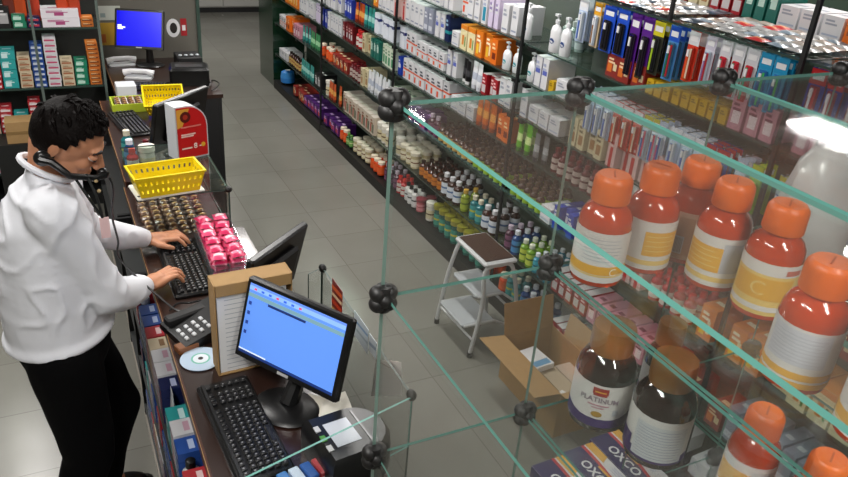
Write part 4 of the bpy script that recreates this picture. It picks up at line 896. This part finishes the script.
# ================================================================ open carton on the floor
t=thing('cardboard_box','open brown cardboard carton on the floor below the glass case','box')
x0,x1,y0,y1,h=1.90,2.20,2.12,2.62,.26
for n_,a in (('wall',(x0,y0,.002,x0+.004,y1,h)),('wall',(x1-.004,y0,.002,x1,y1,h)),('wall',(x0+.004,y0,.002,x1-.004,y0+.004,h)),('wall',(x0+.004,y1-.004,.002,x1-.004,y1,h)),('bottom',(x0,y0,0,x1,y1,.0018))): MB().box(*a,CARD).build(n_,t)
def flap(a,b,c,d): 
    mb=MB(); P=[Vector(q) for q in (a,b,c,d)]; n=(P[1]-P[0]).cross(P[2]-P[0]).normalized()*.004; mb.add(P+[q+n for q in P],[(3,2,1,0),(4,5,6,7),(0,1,5,4),(1,2,6,5),(2,3,7,6),(3,0,4,7)],CARD); mb.build('flap',t)
flap((x0,y0,h),(x0,y1,h),(x0-.15,y1,h+.02),(x0-.15,y0,h+.02)); flap((x0,y1,h),(x1,y1,h),(x1,y1+.04,h+.17),(x0,y1+.04,h+.17))
flap((x1,y0,h),(x1,y0+.4,h),(x1+.02,y0+.4,h+.13),(x1+.02,y0,h+.13)); flap((x0,y0,h),(x1,y0,h),(x1-.02,y0-.16,h+.015),(x0+.02,y0-.16,h+.015))
tag(MB().box(0,0,0,.12,.16,.03,WHT).box(.01,.01,.0301,.11,.05,.031,mat('#6aa0c8',.4)).build('leaflet_pack',None,(1.96,2.4,.16),(0,0,.1)),'white printed leaflet pack lying inside the open carton','leaflets')
for i in range(3): tag(MB().box(0,0,0,.1,.3,.15,mat(('#c8b8a8','#b8a890','#c0b0a0')[i],.6)).build('packed_box',None,(1.906+.098*i-.0*i,2.13,.0022)),'%s plain beige box packed inside the open carton'%('leftmost','middle','rightmost')[i],'box')
bpy.data.objects['packed_box'].scale=(.93,1,1)
for o in bpy.data.objects:
    if o.name.startswith('packed_box'): o.scale=(.93,1,1)
tag(MB().box(-.045,-.04,0,.045,.04,.001,WHT).build('paper_slip',None,(1.99,2.2,.1535),(0,0,.3)),'white paper slip on the boxes inside the open carton','slip')
# ================================================================ foreground glass display case
FX=[.345,.605,.857,1.11]; FZ=[2.15,1.893,1.625,1.36,1.09,.82,.55,.28]; FY0,FY1=.06,.752
t=thing('glass_display_case','clear glass cube display case with black clips in the foreground','display case')
th=.005
for k,z in enumerate(FZ):
    for i in range(3):
        gm=GLT if k==0 else GLS
        MB().box(FX[i]+.004,FY0,z-th/2,FX[i+1]-.004,FY1,z+th/2,GLT if k==0 else GL,EDGE).build('glass_shelf',t)
for i in range(4):
    for k in range(len(FZ)):
        z1=FZ[k]-.004; z0=FZ[k+1]+.004 if k+1<len(FZ) else .052
        pm=MB(); a_,b_=FX[i]-th/2,FX[i]+th/2
        pm.add([(a_,FY0,z0),(b_,FY0,z0),(b_,FY1,z0),(a_,FY1,z0),(a_,FY0,z1),(b_,FY0,z1),(b_,FY1,z1),(a_,FY1,z1)],[(3,2,1,0),(4,5,6,7),(0,1,5,4),(1,2,6,5),(2,3,7,6),(3,0,4,7)],[GL,GL,EDGED2,GL,EDGED2,GL]); pm.build('glass_pane',t)
def clip4(x,z):
    mb=MB()
    for a in range(4):
        an=a*math.pi/2+math.pi/4; mb.ico((.011*math.cos(an),0,.011*math.sin(an)),(.0115,.013,.0115),CLIP,12,8)
    mb.lathe([(.010,-.018,CLIP),(.012,-.012,CLIP),(.012,.012,CLIP),(.010,.018,CLIP)],12)
    mb.ico((0,0,0),(.012,.019,.012),CLIP,12,8); return mb
for i in range(4):
    for k in range(len(FZ)):
        for y in (FY1-.003,FY0+.003):
            o=clip4(0,0).build('corner_clip',t,(FX[i],y,FZ[k]))
MB().box(FX[0]-.01,FY0-.01,0,FX[3]+.01,FY1+.01,.05,BLKM).build('plinth',t)
# ---- orange vitamin bottles
amb=mat('#e0450e',.12,key='orange_plastic',trans=.35,coat=.6,sss=.0); capo=mat('#e8660e',.38,key='orange_cap'); tablets=mat('#8a2408',.6)
def curved(mb,r,a0,a1,z0,z1,mt,n=14,e=.0006):
    vs=[];fs=[]
    for i in range(n+1):
        a=a0+(a1-a0)*i/n; vs+=[((r+e)*math.cos(a),(r+e)*math.sin(a),z0),((r+e)*math.cos(a),(r+e)*math.sin(a),z1)]
    for i in range(n): fs.append((2*i,2*i+2,2*i+3,2*i+1))
    mb.add(vs,fs,mt)
def curved_text(mb,txt,size,r,ac,z,mt,e=.0012,bold=0,bow=0):
    v,f=text_geo(txt,size,bold); mb.add([((r+e)*math.cos(ac+a/r),(r+e)*math.sin(ac+a/r),z+b-bow*a*a) for a,b,_ in v],f,mt)
PAPER=mat('#d6d2cf',.45,key='label_paper'); GOLD=mat('#dca53a',.4,key='label_gold'); PALEY=mat('#e0c070',.45,key='label_pale'); INK=mat('#6c6f86',.5,key='label_ink'); PUR=mat('#35205e',.4,key='label_purple'); GRYL=mat('#b4b6bc',.45,key='label_grey')
def vit(label,x,y,z,face,style,r=.036,h=.155,lab_a=R(300)):
    """face: direction (deg) the label centre points to"""
    t=thing('vitamin_bottle',label,'bottle',(x,y,z+.001),R(face))
    hb=h*.79
    pr=[(r*.86,0,amb),(r*.97,.003,amb),(r,.008,amb),(r,hb*.72,amb),(r*.96,hb*.80,amb),(r*.82,hb*.88,amb),(r*.64,hb*.93,amb),(r*.60,hb*.945,amb),(r*.60,hb,amb)]
    MB().lathe(pr,36).build('body',t)
    rc=r*.70; cp=MB(); n=48; vs=[];fs=[]
    lv=[(1,hb-.004),(1.02,hb-.002),(1.0,hb+.022),(.97,hb+.027),(.88,h-.002),(.80,h)]
    for s,zz in lv:
        for i in range(n):
            a=2*math.pi*i/n; q=rc*s*(1+(.018 if i%2 and s>=.97 else 0)); vs.append((q*math.cos(a),q*math.sin(a),zz))
    for j in range(len(lv)-1): fs+=[(j*n+i,j*n+(i+1)%n,(j+1)*n+(i+1)%n,(j+1)*n+i) for i in range(n)]
    fs+=[tuple(range(n-1,-1,-1)),tuple(range((len(lv)-1)*n,len(lv)*n))]; cp.add(vs,fs,capo)
    cp.box(-rc*.45,-.0012,h,rc*.45,.0012,h+.0008,mat('#b84c10',.5)); cp.build('cap',t)
    lb=MB(); z0,z1=hb*.08,hb*.68; A=lab_a/2
    def band(a0,a1,v0,v1,m_,e=.0008): curved(lb,r,a0,a1,z0+(z1-z0)*v0,z0+(z1-z0)*v1,m_,16,e)
    if style=='white_gold':
        band(-A,A,0,1,PAPER); band(-A,A,.16,.34,GOLD,.0011); band(-A,A,.12,.15,PALEY,.0011); 
        for i in range(7): band(-.75+.05*(i%2),.75-.2*((i*3)%4)/4,.44+.07*i,.455+.07*i,GRYL,.0011)
        curved_text(lb,'C',.016,r,.55,z0+(z1-z0)*.22,mat('#f4e8d0',.5),.0014)
    elif style=='gold_block':
        band(-A,A,0,1,PAPER); band(-1.3,.2,.30,.80,GOLD,.0011); band(.2,1.3,.30,.9,GRYL,.0011); band(-A,A,.1,.2,PALEY,.0011)
        for i in range(4): band(-1.2,.1-.2*(i%2),.4+.1*i,.42+.1*i,PALEY,.0013)
    elif style=='yellow':
        band(-A,A,0,1,PALEY); band(-A,A,.78,1,PAPER,.0011); band(-1.2,1.0,.3,.72,GOLD,.0011); band(-A,A,.08,.18,PAPER,.0011); band(.6,1.2,.82,.92,mat('#c06a5a',.5),.0014)
        curved_text(lb,'C',.028,r,-.2,z0+(z1-z0)*.5,PALEY,.0014)
    elif style=='beige':
        band(-A,A,0,1,mat('#c9a088',.5)); band(-.9,.9,.1,.9,mat('#b88a6c',.5),.0011); band(-.6,0,.12,.5,GRYL,.0013)
        for i in range(10): band(-.57+.055*i,-.55+.055*i,.15,.47,mat('#5a4a48',.5),.0015)
    elif style=='bigwhite':
        band(-A,A,0,1,PAPER); band(-A,A,0,.1,GOLD,.0011); band(-1.0,.9,.38,.96,mat('#c4c6d0',.45),.0011); band(-A,A,.14,.26,GOLD,.0011)
        for i in range(8): band(-.9,.8-.25*((i*3)%4)/4,.44+.06*i,.452+.06*i,GRYL,.0013)
    lb.build('label',t)
    return t
Z1=FZ[1]+th/2
def cam_face(x,y,off=0): return math.degrees(math.atan2(-y,-x))+off
for lb,x,y,st,of in (('orange vitamin bottle with a white and gold label, leftmost on the middle glass shelf',.6462,.70,'white_gold',5),
  ('orange bottle with pale label squeezed behind the leftmost orange bottle',.737,.708,'gold_block',70),
  ('orange bottle turned to show its brown barcode side',.816,.711,'beige',0),
  ('orange bottle whose label has a gold block beside a grey one',.800,.635,'gold_block',0),
  ('orange bottle with mostly yellow label, under the glass shelf edge',.808,.556,'yellow',0),
  ('largest looking orange bottle, white panel label with gold bands',.722,.428,'bigwhite',-5),
  ('orange bottle cut off at the right edge of the view',.716,.325,'white_gold',-10)):
    vit(lb,x,y,Z1,cam_face(x,y,of),st)
# ---- dark bottles
drk=mat('#1c0a08',.08,key='dark_glass',coat=1); drc=mat('#8a5a1e',.3,key='brown_cap',coat=.3)
def dark(label,x,y,z,face,style,r=.047,h=.18,cc=drc):
    t=thing('supplement_bottle',label,'bottle',(x,y,z+.001),R(face)); hb=h*.80
    MB().lathe([(r*.88,0,drk),(r*.98,.004,drk),(r,.01,drk),(r,hb*.70,drk),(r*.95,hb*.79,drk),(r*.80,hb*.88,drk),(r*.62,hb*.94,drk),(r*.60,hb,drk)],36).build('body',t)
    MB().lathe([(r*.70,hb-.006,cc),(r*.72,hb,cc),(r*.72,h-.006,cc),(r*.68,h,cc)],36).build('cap',t)
    lb=MB(); z0,z1=hb*.10,hb*.66; A=R(150)
    def band(a0,a1,v0,v1,m_,e=.0008): curved(lb,r,a0,a1,z0+(z1-z0)*v0,z0+(z1-z0)*v1,m_,16,e)
    band(-A,A,0,1,PAPER); band(-A,A,0,.2,PUR,.0011)
    if style=='crown':
        for s in (-1,0,1): curved(lb,r,s*.16-.09,s*.16+.09,z0+(z1-z0)*.80,z0+(z1-z0)*.95,mat('#a02a24',.4),4,.0014)
        band(-.22,.22,.76,.82,mat('#a02a24',.4),.0014); band(-.18,.18,.84,.87,GOLD,.0017)
        curved_text(lb,'PLATINUM',.0125,r,0,z0+(z1-z0)*.66,mat('#8f7f8c',.5),.0015,.0002,bow=3)
        band(-.35,.35,.52,.55,mat('#c08a9a',.5),.0014); band(-.2,.2,.46,.485,mat('#c08a9a',.5),.0014)
        vs=[];
        for i in range(16):
            a=2*math.pi*i/16; vs.append(((r+.0015)*math.cos(.18*math.cos(a)),(r+.0015)*math.sin(.18*math.cos(a)),z0+(z1-z0)*(.32+.07*math.sin(a))))
        lb.add(vs,[tuple(range(16))],mat('#a8822c',.4))
        band(.5,.7,.3,.45,GRYL,.0014)
        v=[];n=10
        for i in range(n+1):
            a=-1.4+2.8*i/n; v+=[((r+.0013)*math.cos(a),(r+.0013)*math.sin(a),z0),((r+.0013)*math.cos(a),(r+.0013)*math.sin(a),z0+(z1-z0)*(.14+.16*abs(a)/1.4))]
        lb.add(v,[(2*i,2*i+2,2*i+3,2*i+1) for i in range(n)],PUR)
    else:
        band(-.75,.95,.06,.86,mat('#c4c6ca',.45),.0012); band(-A,-.85,0,.42,PUR,.0013)
        for i in range(11): band(-.65,.8-.2*((i*3)%4)/4,.12+.065*i,.13+.065*i,mat('#9094a2',.5),.0015)
    lb.build('label',t); return t
Z2=FZ[2]+th/2
dark('dark supplement bottle with red crown and purple banded white label',.708,.700,Z2,cam_face(.708,.70,0),'crown',r=.046,h=.172)
dark('dark supplement bottle with a grey fact panel, next to the crown labelled one',.738,.602,Z2,cam_face(.738,.602,4),'facts',r=.045,h=.172,cc=drc)
dark('dark supplement bottle half hidden behind the two dark bottles in front',.817,.690,Z2,cam_face(.8,.68,40),'facts',r=.03,h=.16)
for lb,(px,py) in (('small orange capped bottle below the shelf, left of its twin',(768,411)),('small orange capped bottle at the lower right corner of the view',(832,458))):
    a=atz(px,py,Z2+.155); vit(lb,a.x,a.y,Z2,cam_face(a.x,a.y,0),'gold_block',r=.034)
# ---- boxes printed OXCO
def oxbox(label,x,y,ang,z0=FZ[3]+th/2,zt=.05):
    t=thing('supplement_box',label,'box',(x,y,z0+.001),R(ang))
    w,d=.15,.072; b=MB().box(-w/2,-d/2,0,w/2,d/2,zt,mat('#d8d4d6',.35)).build('carton',t)
    p=MB(); nv=mat('#2c2358',.35); e=zt+.0006; rd=mat('#c0303a',.35); n=10
    def strip(f0,f1,m_,ee):
        vs=[]
        for i in range(n+1):
            u=i/n; x_=-w/2+w*u; vs+=[(x_,-d/2+d*f0(u),ee),(x_,-d/2+d*f1(u),ee)]
        p.add(vs,[(2*i,2*i+2,2*i+3,2*i+1) for i in range(n)],m_)
    c1=lambda u:.62-.28*(u-.1)**2; strip(lambda u:0,c1,nv,e); strip(c1,lambda u:c1(u)+.09,rd,e)
    p.quad((-w*.5,d*.26,e+.0002),(-w*.14,d*.26,e+.0002),(-w*.2,d*.5,e+.0002),(-w*.5,d*.5,e+.0002),GOLD)
    for i in range(3): p.quad((-w*.02,d*(.26+.07*i),e),(w*.3,d*(.26+.07*i),e),(w*.3,d*(.275+.07*i),e),(-w*.02,d*(.275+.07*i),e),mat('#7a86b0',.5))
    p.quad((-w*.12,d*.03,e+.0004),(w*.12,d*.03,e+.0004),(w*.12,d*.1,e+.0004),(-w*.12,d*.1,e+.0004),GOLD)
    add_text(p,'OXCO',.027,(-w*.0,-d*.2,e+.0008),(1,0,0),(0,1,0),WHT,.0006)
    p.box(-w/2,-d/2-.0006,0,w/2,-d/2,zt,nv); p.build('print',b); return t
a=atz(625,460,FZ[3]+.055)
oxbox('navy and white box lettered OXCO nearest the grey panel dark bottle',a.x+.012,a.y,-88)
oxbox('navy and white box lettered OXCO, middle one of the flat lettered boxes',a.x-.062,a.y-.012,-88)
oxbox('navy and white box lettered OXCO, leftmost of the flat lettered boxes',a.x-.137,a.y-.02,-88)
# white plastic bag
t=thing('plastic_bag','white plastic bag at the right edge inside the glass case','bag',(.965,.625,Z1+.001))
mb=MB(); n=18; m_=10; vs=[];fs=[]
for j in range(m_+1):
    v=j/m_; rr_=(.075*(1-.45*v**2)) if v<.99 else .03
    for i in range(n):
        a=2*math.pi*i/n; q=rr_*(1+.16*noise.noise(Vector((math.cos(a)*1.6,math.sin(a)*1.6,v*3)))); vs.append((q*math.cos(a)*1.1,q*math.sin(a)*.6,.19*v+.008*noise.noise(Vector((a,2,v)))*(v>0)))
for j in range(m_): fs+=[(j*n+i,j*n+(i+1)%n,(j+1)*n+(i+1)%n,(j+1)*n+i) for i in range(n)]
fs+=[tuple(range(n-1,-1,-1)),tuple(range(m_*n,(m_+1)*n))]; mb.add(vs,fs,mat('#d0cfd0',.3,coat=.3,key='bag_plastic')); mb.build('bag_body',t)
# ================================================================ the man
def capsule(mb,a,b,ra,rb,mt,seg=14):
    a,b=Vector(a),Vector(b); d=(b-a); L=d.length
    if L<1e-6: return mb.ico(a,ra,mt)
    d.normalize(); up=Vector((0,0,1)) if abs(d.z)<.9 else Vector((1,0,0)); u=(up-d*up.dot(d)).normalized(); w=d.cross(u)
    rings=[]
    for k in range(1,5): an=math.pi/2*(1-k/4.0); rings.append((a-d*ra*math.sin(an),ra*math.cos(an)))
    for k in range(0,4): an=math.pi/2*k/4.0; rings.append((b+d*rb*math.sin(an),rb*math.cos(an)))
    vs=[a-d*ra];fs=[]
    for c,r in rings:
        for i in range(seg): q=2*math.pi*i/seg; vs.append(c+(u*math.cos(q)+w*math.sin(q))*r)
    vs.append(b+d*rb); k=len(rings)
    for i in range(seg): fs.append((0,1+(i+1)%seg,1+i))
    for j in range(k-1):
        for i in range(seg): fs.append((1+j*seg+i,1+j*seg+(i+1)%seg,1+(j+1)*seg+(i+1)%seg,1+(j+1)*seg+i))
    for i in range(seg): fs.append((len(vs)-1,1+(k-1)*seg+i,1+(k-1)*seg+(i+1)%seg))
    mb.add(vs,fs,mt)
def chain(mb,pts,mt):
    for (a,ra),(b,rb) in zip(pts,pts[1:]): capsule(mb,a,b,ra,rb,mt)
def ell(mb,c,rad,rot,mt,seg=20,ring=14):
    s=MB(); s.ico((0,0,0),rad,mt,seg,ring); mb.add([Vector(c)+rot@Vector(p) for p in s.v],s.f,mt)
def remesh(mb,name,mt,vox,parent,smooth_it=3,disp=None):
    me=bpy.data.meshes.new(name); me.from_pydata([tuple(p) for p in mb.v],[],mb.f); bm=bmesh.new(); bm.from_mesh(me); bmesh.ops.remove_doubles(bm,verts=bm.verts,dist=1e-6); bmesh.ops.recalc_face_normals(bm,faces=bm.faces); bm.to_mesh(me); bm.free()
    o=bpy.data.objects.new(name,me); C.objects.link(o)
    r=o.modifiers.new('r','REMESH'); r.mode='VOXEL'; r.voxel_size=vox; r.use_smooth_shade=True
    s=o.modifiers.new('s','SMOOTH'); s.factor=.5; s.iterations=smooth_it
    bpy.context.view_layer.update(); dg=bpy.context.evaluated_depsgraph_get()
    m2_=bpy.data.meshes.new_from_object(o.evaluated_get(dg)); bpy.data.objects.remove(o); m2_.name=name; m2_.materials.clear(); m2_.materials.append(mt)
    if disp:
        bm=bmesh.new(); bm.from_mesh(m2_); bm.normal_update()
        for v in bm.verts: v.co+=v.normal*disp(v.co)
        bm.to_mesh(m2_); bm.free()
    for p in m2_.polygons: p.use_smooth=True
    o=bpy.data.objects.new(name,m2_); C.objects.link(o)
    if parent: o.parent=parent
    return o
skin=mat('#bd8463',.5,key='skin',sss=.08,var=.05,bscale=30); shirtm=mat('#dcdee4',.75,key='shirt_cloth',bump=.25,bscale=9); trou=mat('#030304',.9,key='trouser_cloth'); hairm=mat('#0a0504',.62,key='hair',bump=.35,bscale=160)
V=Vector
for q_ in (hairm,trou): q_.node_tree.nodes['Principled BSDF'].inputs['Specular IOR Level'].default_value=.12
man=bpy.data.objects.new('person',None); C.objects.link(man)
tag(man,'person in a white long sleeved shirt and black trousers typing, handset at the ear','person')
man.location=(-.08,2.36,0); MO=V((-.08,2.36,0))
ZOFF=Matrix.Translation(-MO)
def MBm(): b=MB(); b.T=ZOFF; return b
# joints
HC_=aty(66,137,2.36)                        # centre of the head
F=V((.80,-.16,-.56)).normalized(); U=V((.50,-.22,.84)); U=(U-F*U.dot(F)).normalized(); L_=U.cross(F)   # L_: towards his left ear
rotH=Matrix((F,L_,U)).transposed()          # columns F, L, U
hp=lambda f,l,u: HC_+F*f+L_*l+U*u
neck0=V((-.055,2.37,1.43)); 
rs=V((-.055,2.205,1.405)); ls=V((-.045,2.545,1.40))
re_=aty(107,292,2.25); rw=aty(146,286,2.455); le=V((.02,2.72,1.12)); lw=aty(148,240,2.83)
pel=V((-.085,2.37,.90))
body=MBm()
ell(body,hp(0,0,.015),(.098,.077,.105),rotH,skin)             # cranium
ell(body,hp(.035,0,-.05),(.068,.06,.075),rotH,skin)           # face
ell(body,hp(.055,0,-.10),(.035,.04,.03),rotH,skin)            # chin
ell(body,hp(.085,0,.022),(.02,.055,.016),rotH,skin)           # brow
capsule(body,hp(.098,0,.008),hp(.122,0,-.032),.009,.0145,skin); 
for s in (-1,1): ell(body,hp(.115,.011*s,-.038),(.01,.009,.008),rotH,skin)
ell(body,hp(.098,0,-.066),(.014,.026,.007),rotH,skin); ell(body,hp(.096,0,-.079),(.013,.022,.008),rotH,skin)
for s in (-1,1):
    ell(body,hp(-.012,.079*s,-.012),(.016,.008,.03),rotH,skin); ell(body,hp(.07,.038*s,-.03),(.026,.022,.024),rotH,skin)
chain(body,[(hp(-.03,0,-.04),.058),(neck0,.058),(V((-.09,2.37,1.30)),.10)],skin)
chain(body,[(neck0+V((0,0,-.06)),.08),(V((-.10,2.37,1.22)),.12),(V((-.10,2.37,1.05)),.12),(pel,.13)],skin)
for sh,el,wr in ((rs,re_,rw),(ls,le,lw)): chain(body,[(neck0+V((0,0,-.07)),.06),(sh,.055),(el,.040),(wr,.026)],skin)
hip=[V((-.09,2.27,.86)),V((-.08,2.47,.86))]; kn=[V((-.06,2.24,.47)),V((.055,2.48,.48))]; an=[V((-.17,2.22,.09)),V((-.03,2.50,.09))]
for h_,k_,a_ in zip(hip,kn,an): chain(body,[(h_,.085),(k_,.055),(a_,.038),(a_+V((.10,0,-.05)),.03)],skin)
# hands
def hand(wr,kd,side,spread,z,thumbdir):
    """kd: direction of the fingers (xy), side: lateral direction to the little finger"""
    kd=kd.normalized(); side=side.normalized()
    palm=wr+kd*.055; capsule(body,wr,palm,.026,.03,skin)
    kn_=[]
    for i in range(4):
        o=(i-1.5)*.0195; root=wr+kd*.03+side*o*.8; k0=wr+kd*(.088-.004*abs(i-1))+side*o+V((0,0,.010))
        capsule(body,root,k0,.0125,.0105,skin)
        ln=(.040,.046,.043,.034)[i]; dd=(kd+side*(spread[i])).normalized()
        p1=k0+dd*ln*.85+V((0,0,.004)); p2=p1+dd*ln*.45+V((0,0,-.016)); p3=p2+dd*ln*.22+V((0,0,-.016))
        p3.z=max(p3.z,z); chain(body,[(k0,.0098),(p1,.0088),(p2,.0080),(p3,.0070)],skin)
    t0=wr+kd*.02-side*.022; t1=t0+kd*.028-side*.026+V((0,0,-.004)); t2=t1+kd*.032-side*.006+V((0,0,-.006)); t3=t2+kd*.018+V((0,0,-.006)); t3.z=max(t3.z,z)
    chain(body,[(t0,.016),(t1,.0125),(t2,.0105),(t3,.0085)],skin)
KZ=TZ+.034
rw.z=max(rw.z,TZ+.055); lw.z=max(lw.z,TZ+.05)
hand(rw,V((.82,.42,0)),V((.35,-.9,0)),(-.12,.0,.10,.22),KZ,None)
hand(lw,V((.95,-.22,0)),V((.2,.95,0)),(-.15,-.03,.08,.2),KZ,None)
remesh(body,'body',skin,.0042,man,2)
# clothes
def wr_shirt(co):
    p=co+MO; n1=noise.noise(V((p.x*9+p.z*5,p.y*7,p.z*4))); n2=noise.noise(V((p.x*20,p.y*16,p.z*26+p.x*20))); hk=min(1,max(.15,(p.z-.95)*9)); n3=1-abs(noise.noise(V((p.x*7+p.z*7,p.y*5,p.z*9-p.x*7))))*2
    fold=max(0,1-abs(noise.noise(V((p.x*5+p.z*9,p.y*3,p.z*3-p.x*12))))*3.2); return hk*(.003*n1+.0008*n2+.009*fold**2)
s_=MBm()
spine=[(1.385,-.075,.095,.165),(1.33,-.08,.125,.198),(1.26,-.085,.142,.206),(1.18,-.088,.150,.204),(1.10,-.09,.156,.198),(1.04,-.09,.160,.192),(.985,-.088,.162,.188)]
for (z0,x0,a0,b0),(z1,x1,a1,b1) in zip(spine,spine[1:]):
    for k in range(3):
        u=k/3; s_.ico((x0+(x1-x0)*u,2.372,z0+(z1-z0)*u),(a0+(a1-a0)*u,b0+(b1-b0)*u,.075),shirtm,28,12)
# hem ring keeps the bottom flared
s_.tube([(-.09+.160*math.cos(2*math.pi*i/36),2.372+.186*math.sin(2*math.pi*i/36),.925+.018*math.cos(2*math.pi*i/36)) for i in range(36)],.017,shirtm,8,closed=True)
for z_ in (.955,.935): s_.lathe([(.160,-.02,shirtm),(.165,.05,shirtm)],32,1,1.14,(-.09,2.372,z_))
chain(s_,[(neck0+V((-.006,0,.018)),.063),(neck0+V((-.01,0,-.03)),.078),(neck0+V((-.02,0,-.08)),.12)],shirtm)
for sh,el,wr in ((rs,re_,rw),(ls,le,lw)):
    m1=sh.lerp(el,.5); chain(s_,[(neck0+V((-.01,0,-.06)),.082),(sh,.076),(m1,.068),(el+V((0,0,-.012)),.062),(el.lerp(wr,.5)+V((0,0,-.014)),.057),(el.lerp(wr,.86),.044)],shirtm)
so=remesh(s_,'shirt',shirtm,.009,man,9,wr_shirt)
# cuffs
for el,wr in ((re_,rw),(le,lw)):
    d=(wr-el).normalized(); c=MBm(); p=wr-d*.012; c.tube([p-d*.045,p-d*.04,p+d*.0,p+d*.004],[.040,.042,.036,.031],shirtm,20); c.build('cuff',man)
# collar
c=MBm(); pts=[]
for i in range(20):
    a=2*math.pi*i/20; pts.append(neck0+V((.067*math.cos(a)+.004,.067*math.sin(a),.058-.038*math.cos(a))))
c.tube(pts,.010,shirtm,8,closed=True); c.build('collar',man)
# buttons of the placket
for i in range(2):
    p=aty(96+3*i,181+10*i,2.26); b=MBm(); b.ico(p,.006,mat('#b09a70',.4),10,6); b.build('button',man)
# trousers
t_=MBm(); t_.ico(V((-.085,2.37,.87)),(.148,.18,.14),trou,24,14)
for h_,k_,a_ in zip(hip,kn,an): chain(t_,[(h_,.118),(h_.lerp(k_,.45),.105),(k_,.085),(k_.lerp(a_,.5)+V((-.015,0,0)),.078),(a_+V((0,0,.02)),.07)],trou)
remesh(t_,'trousers',trou,.012,man,4,lambda co: .006*noise.noise((co+MO)*8))
for a_ in an:
    s2=MBm(); s2.bbox(a_.x-.075,a_.y-.045,.0,a_.x+.18,a_.y+.045,.05,mat('#0b0908',.3),.02); s2.ico(V((a_.x+.06,a_.y,.05)),(.1,.043,.04),mat('#0b0908',.3)); s2.build('shoe',man)
# hair: shell over the cranium, open at the face
h_=MB()
s0=MB(); s0.ico((0,0,0),(.108,.086,.114),hairm,40,28)
kp=[]
for p in s0.v:
    n1=noise.noise(V((p.x*30,p.y*30,p.z*30))); kp.append(V(p)*(1+.045*n1)+V((0,0,.018)))
fs=[]
for f in s0.f:
    c=sum((kp[i] for i in f),V())/len(f)
    # hairline: forehead at u>.075 in front, temples, down to the nape behind
    lim=.078 if c.x>.06 else (.03+.8*(c.x) if c.x>.0 else -.085+.3*min(0,c.x+.03))
    if c.x>0 and c.x<=.06: lim=-.02+.098*(c.x/.06)**.8
    if c.z>lim: fs.append(f)
hm=MB(); hm.T=ZOFF; hm.add([HC_+rotH@q for q in kp],fs,hairm)
me=hm.mesh('hair'); ho=link('hair',me,man)
sm=ho.modifiers.new('s','SOLIDIFY'); sm.thickness=.012; sm.offset=-1
# tufts
tf=MBm()
for i in range(150):
    a=random.uniform(0,2*math.pi); ph=random.uniform(0,1.35)
    n_=V((math.sin(ph)*math.cos(a),math.sin(ph)*math.sin(a),math.cos(ph)))
    p=V((n_.x*.108,n_.y*.086,n_.z*.114+.018)); 
    if p.x>.045 and p.z<.10: continue
    d=V((.5+random.uniform(-.3,.3),random.uniform(-.4,.4)+n_.y*.5,-.4+random.uniform(-.2,.2))); d=(d-n_*d.dot(n_)).normalized()
    q=[HC_+rotH@(p*.98),HC_+rotH@(p*1.03+d*.014),HC_+rotH@(p*1.0+d*.03)]
    tf.tube(q,[.005,.0045,.001],hairm,5)
tf.build('hair_strands',man)
# brows, eyes, mouth
dk=mat('#1a0f0c',.6)
for s,nm_ in ((-1,'eye'),(1,'eye')):
    e=MBm(); ell(e,hp(.088,.033*s,-.003),(.013,.015,.009),rotH,mat('#c9b8ae',.2,coat=.6),14,8); ell(e,hp(.098,.033*s,-.008),(.0045,.006,.006),rotH,mat('#140c0a',.15,coat=1),10,6); e.build('eye',man)
    e=MBm(); ell(e,hp(.090,.033*s,.001),(.014,.0165,.0085),rotH,skin,14,8); ell(e,hp(.101,.033*s,-.0055),(.004,.014,.002),rotH,dk,10,6); e.build('eyelid',man)
    e=MBm(); e.tube([hp(.100,.012*s,.022),hp(.102,.032*s,.028),hp(.086,.054*s,.021)],[.004,.005,.003],dk,8); e.build('eyebrow',man)
e=MBm(); ell(e,hp(.108,0,-.0725),(.004,.022,.0035),rotH,mat('#7a3a30',.5),12,6); ell(e,hp(.105,0,-.079),(.006,.018,.005),rotH,mat('#a05a48',.45),12,6); e.build('lips',man)
# lanyard with a badge
lany=thing('neck_lanyard','dark neck lanyard with a small pale pink badge on the white shirt','lanyard',neck0)
RL=lambda pts:[tuple(V(p)-neck0) for p in pts]
bd=aty(105,226,2.27)
for a,b_ in (((75,178),(90,200)),((86,174),(97,198))):
    pts=[aty(*a,2.255),aty(*b_,2.24),bd+V((-.004,0,.03))]; MB().tube(RL(smooth(pts,4)),.0042,mat('#0d1210',.7),6).build('strap',lany)
p=RL([bd])[0]; MB().box(p[0]-.014,p[1]-.003,p[2]-.04,p[0]+.014,p[1],p[2]+.03,mat('#d8b8b8',.4)).build('badge',lany)
# wrist watch on the left arm
wt=MB(); d=(lw-le).normalized(); wt.tube([lw+d*.004,lw+d*.016],.031,STEEL,20); tag(wt.build('wrist_watch'),'metal wrist watch on the left wrist of the typing person','watch')
# ---------------------------------------------------------------- colour management
vs_=bpy.context.scene.view_settings; vs_.view_transform='Standard'; vs_.look='None'; vs_.exposure=0; vs_.gamma=1; vs_.use_curve_mapping=False
cy=bpy.context.scene.cycles; cy.transparent_max_bounces=40; cy.max_bounces=10; cy.transmission_bounces=8; cy.glossy_bounces=5; cy.caustics_reflective=False; cy.caustics_refractive=False
print('OBJECTS',len(bpy.data.objects))
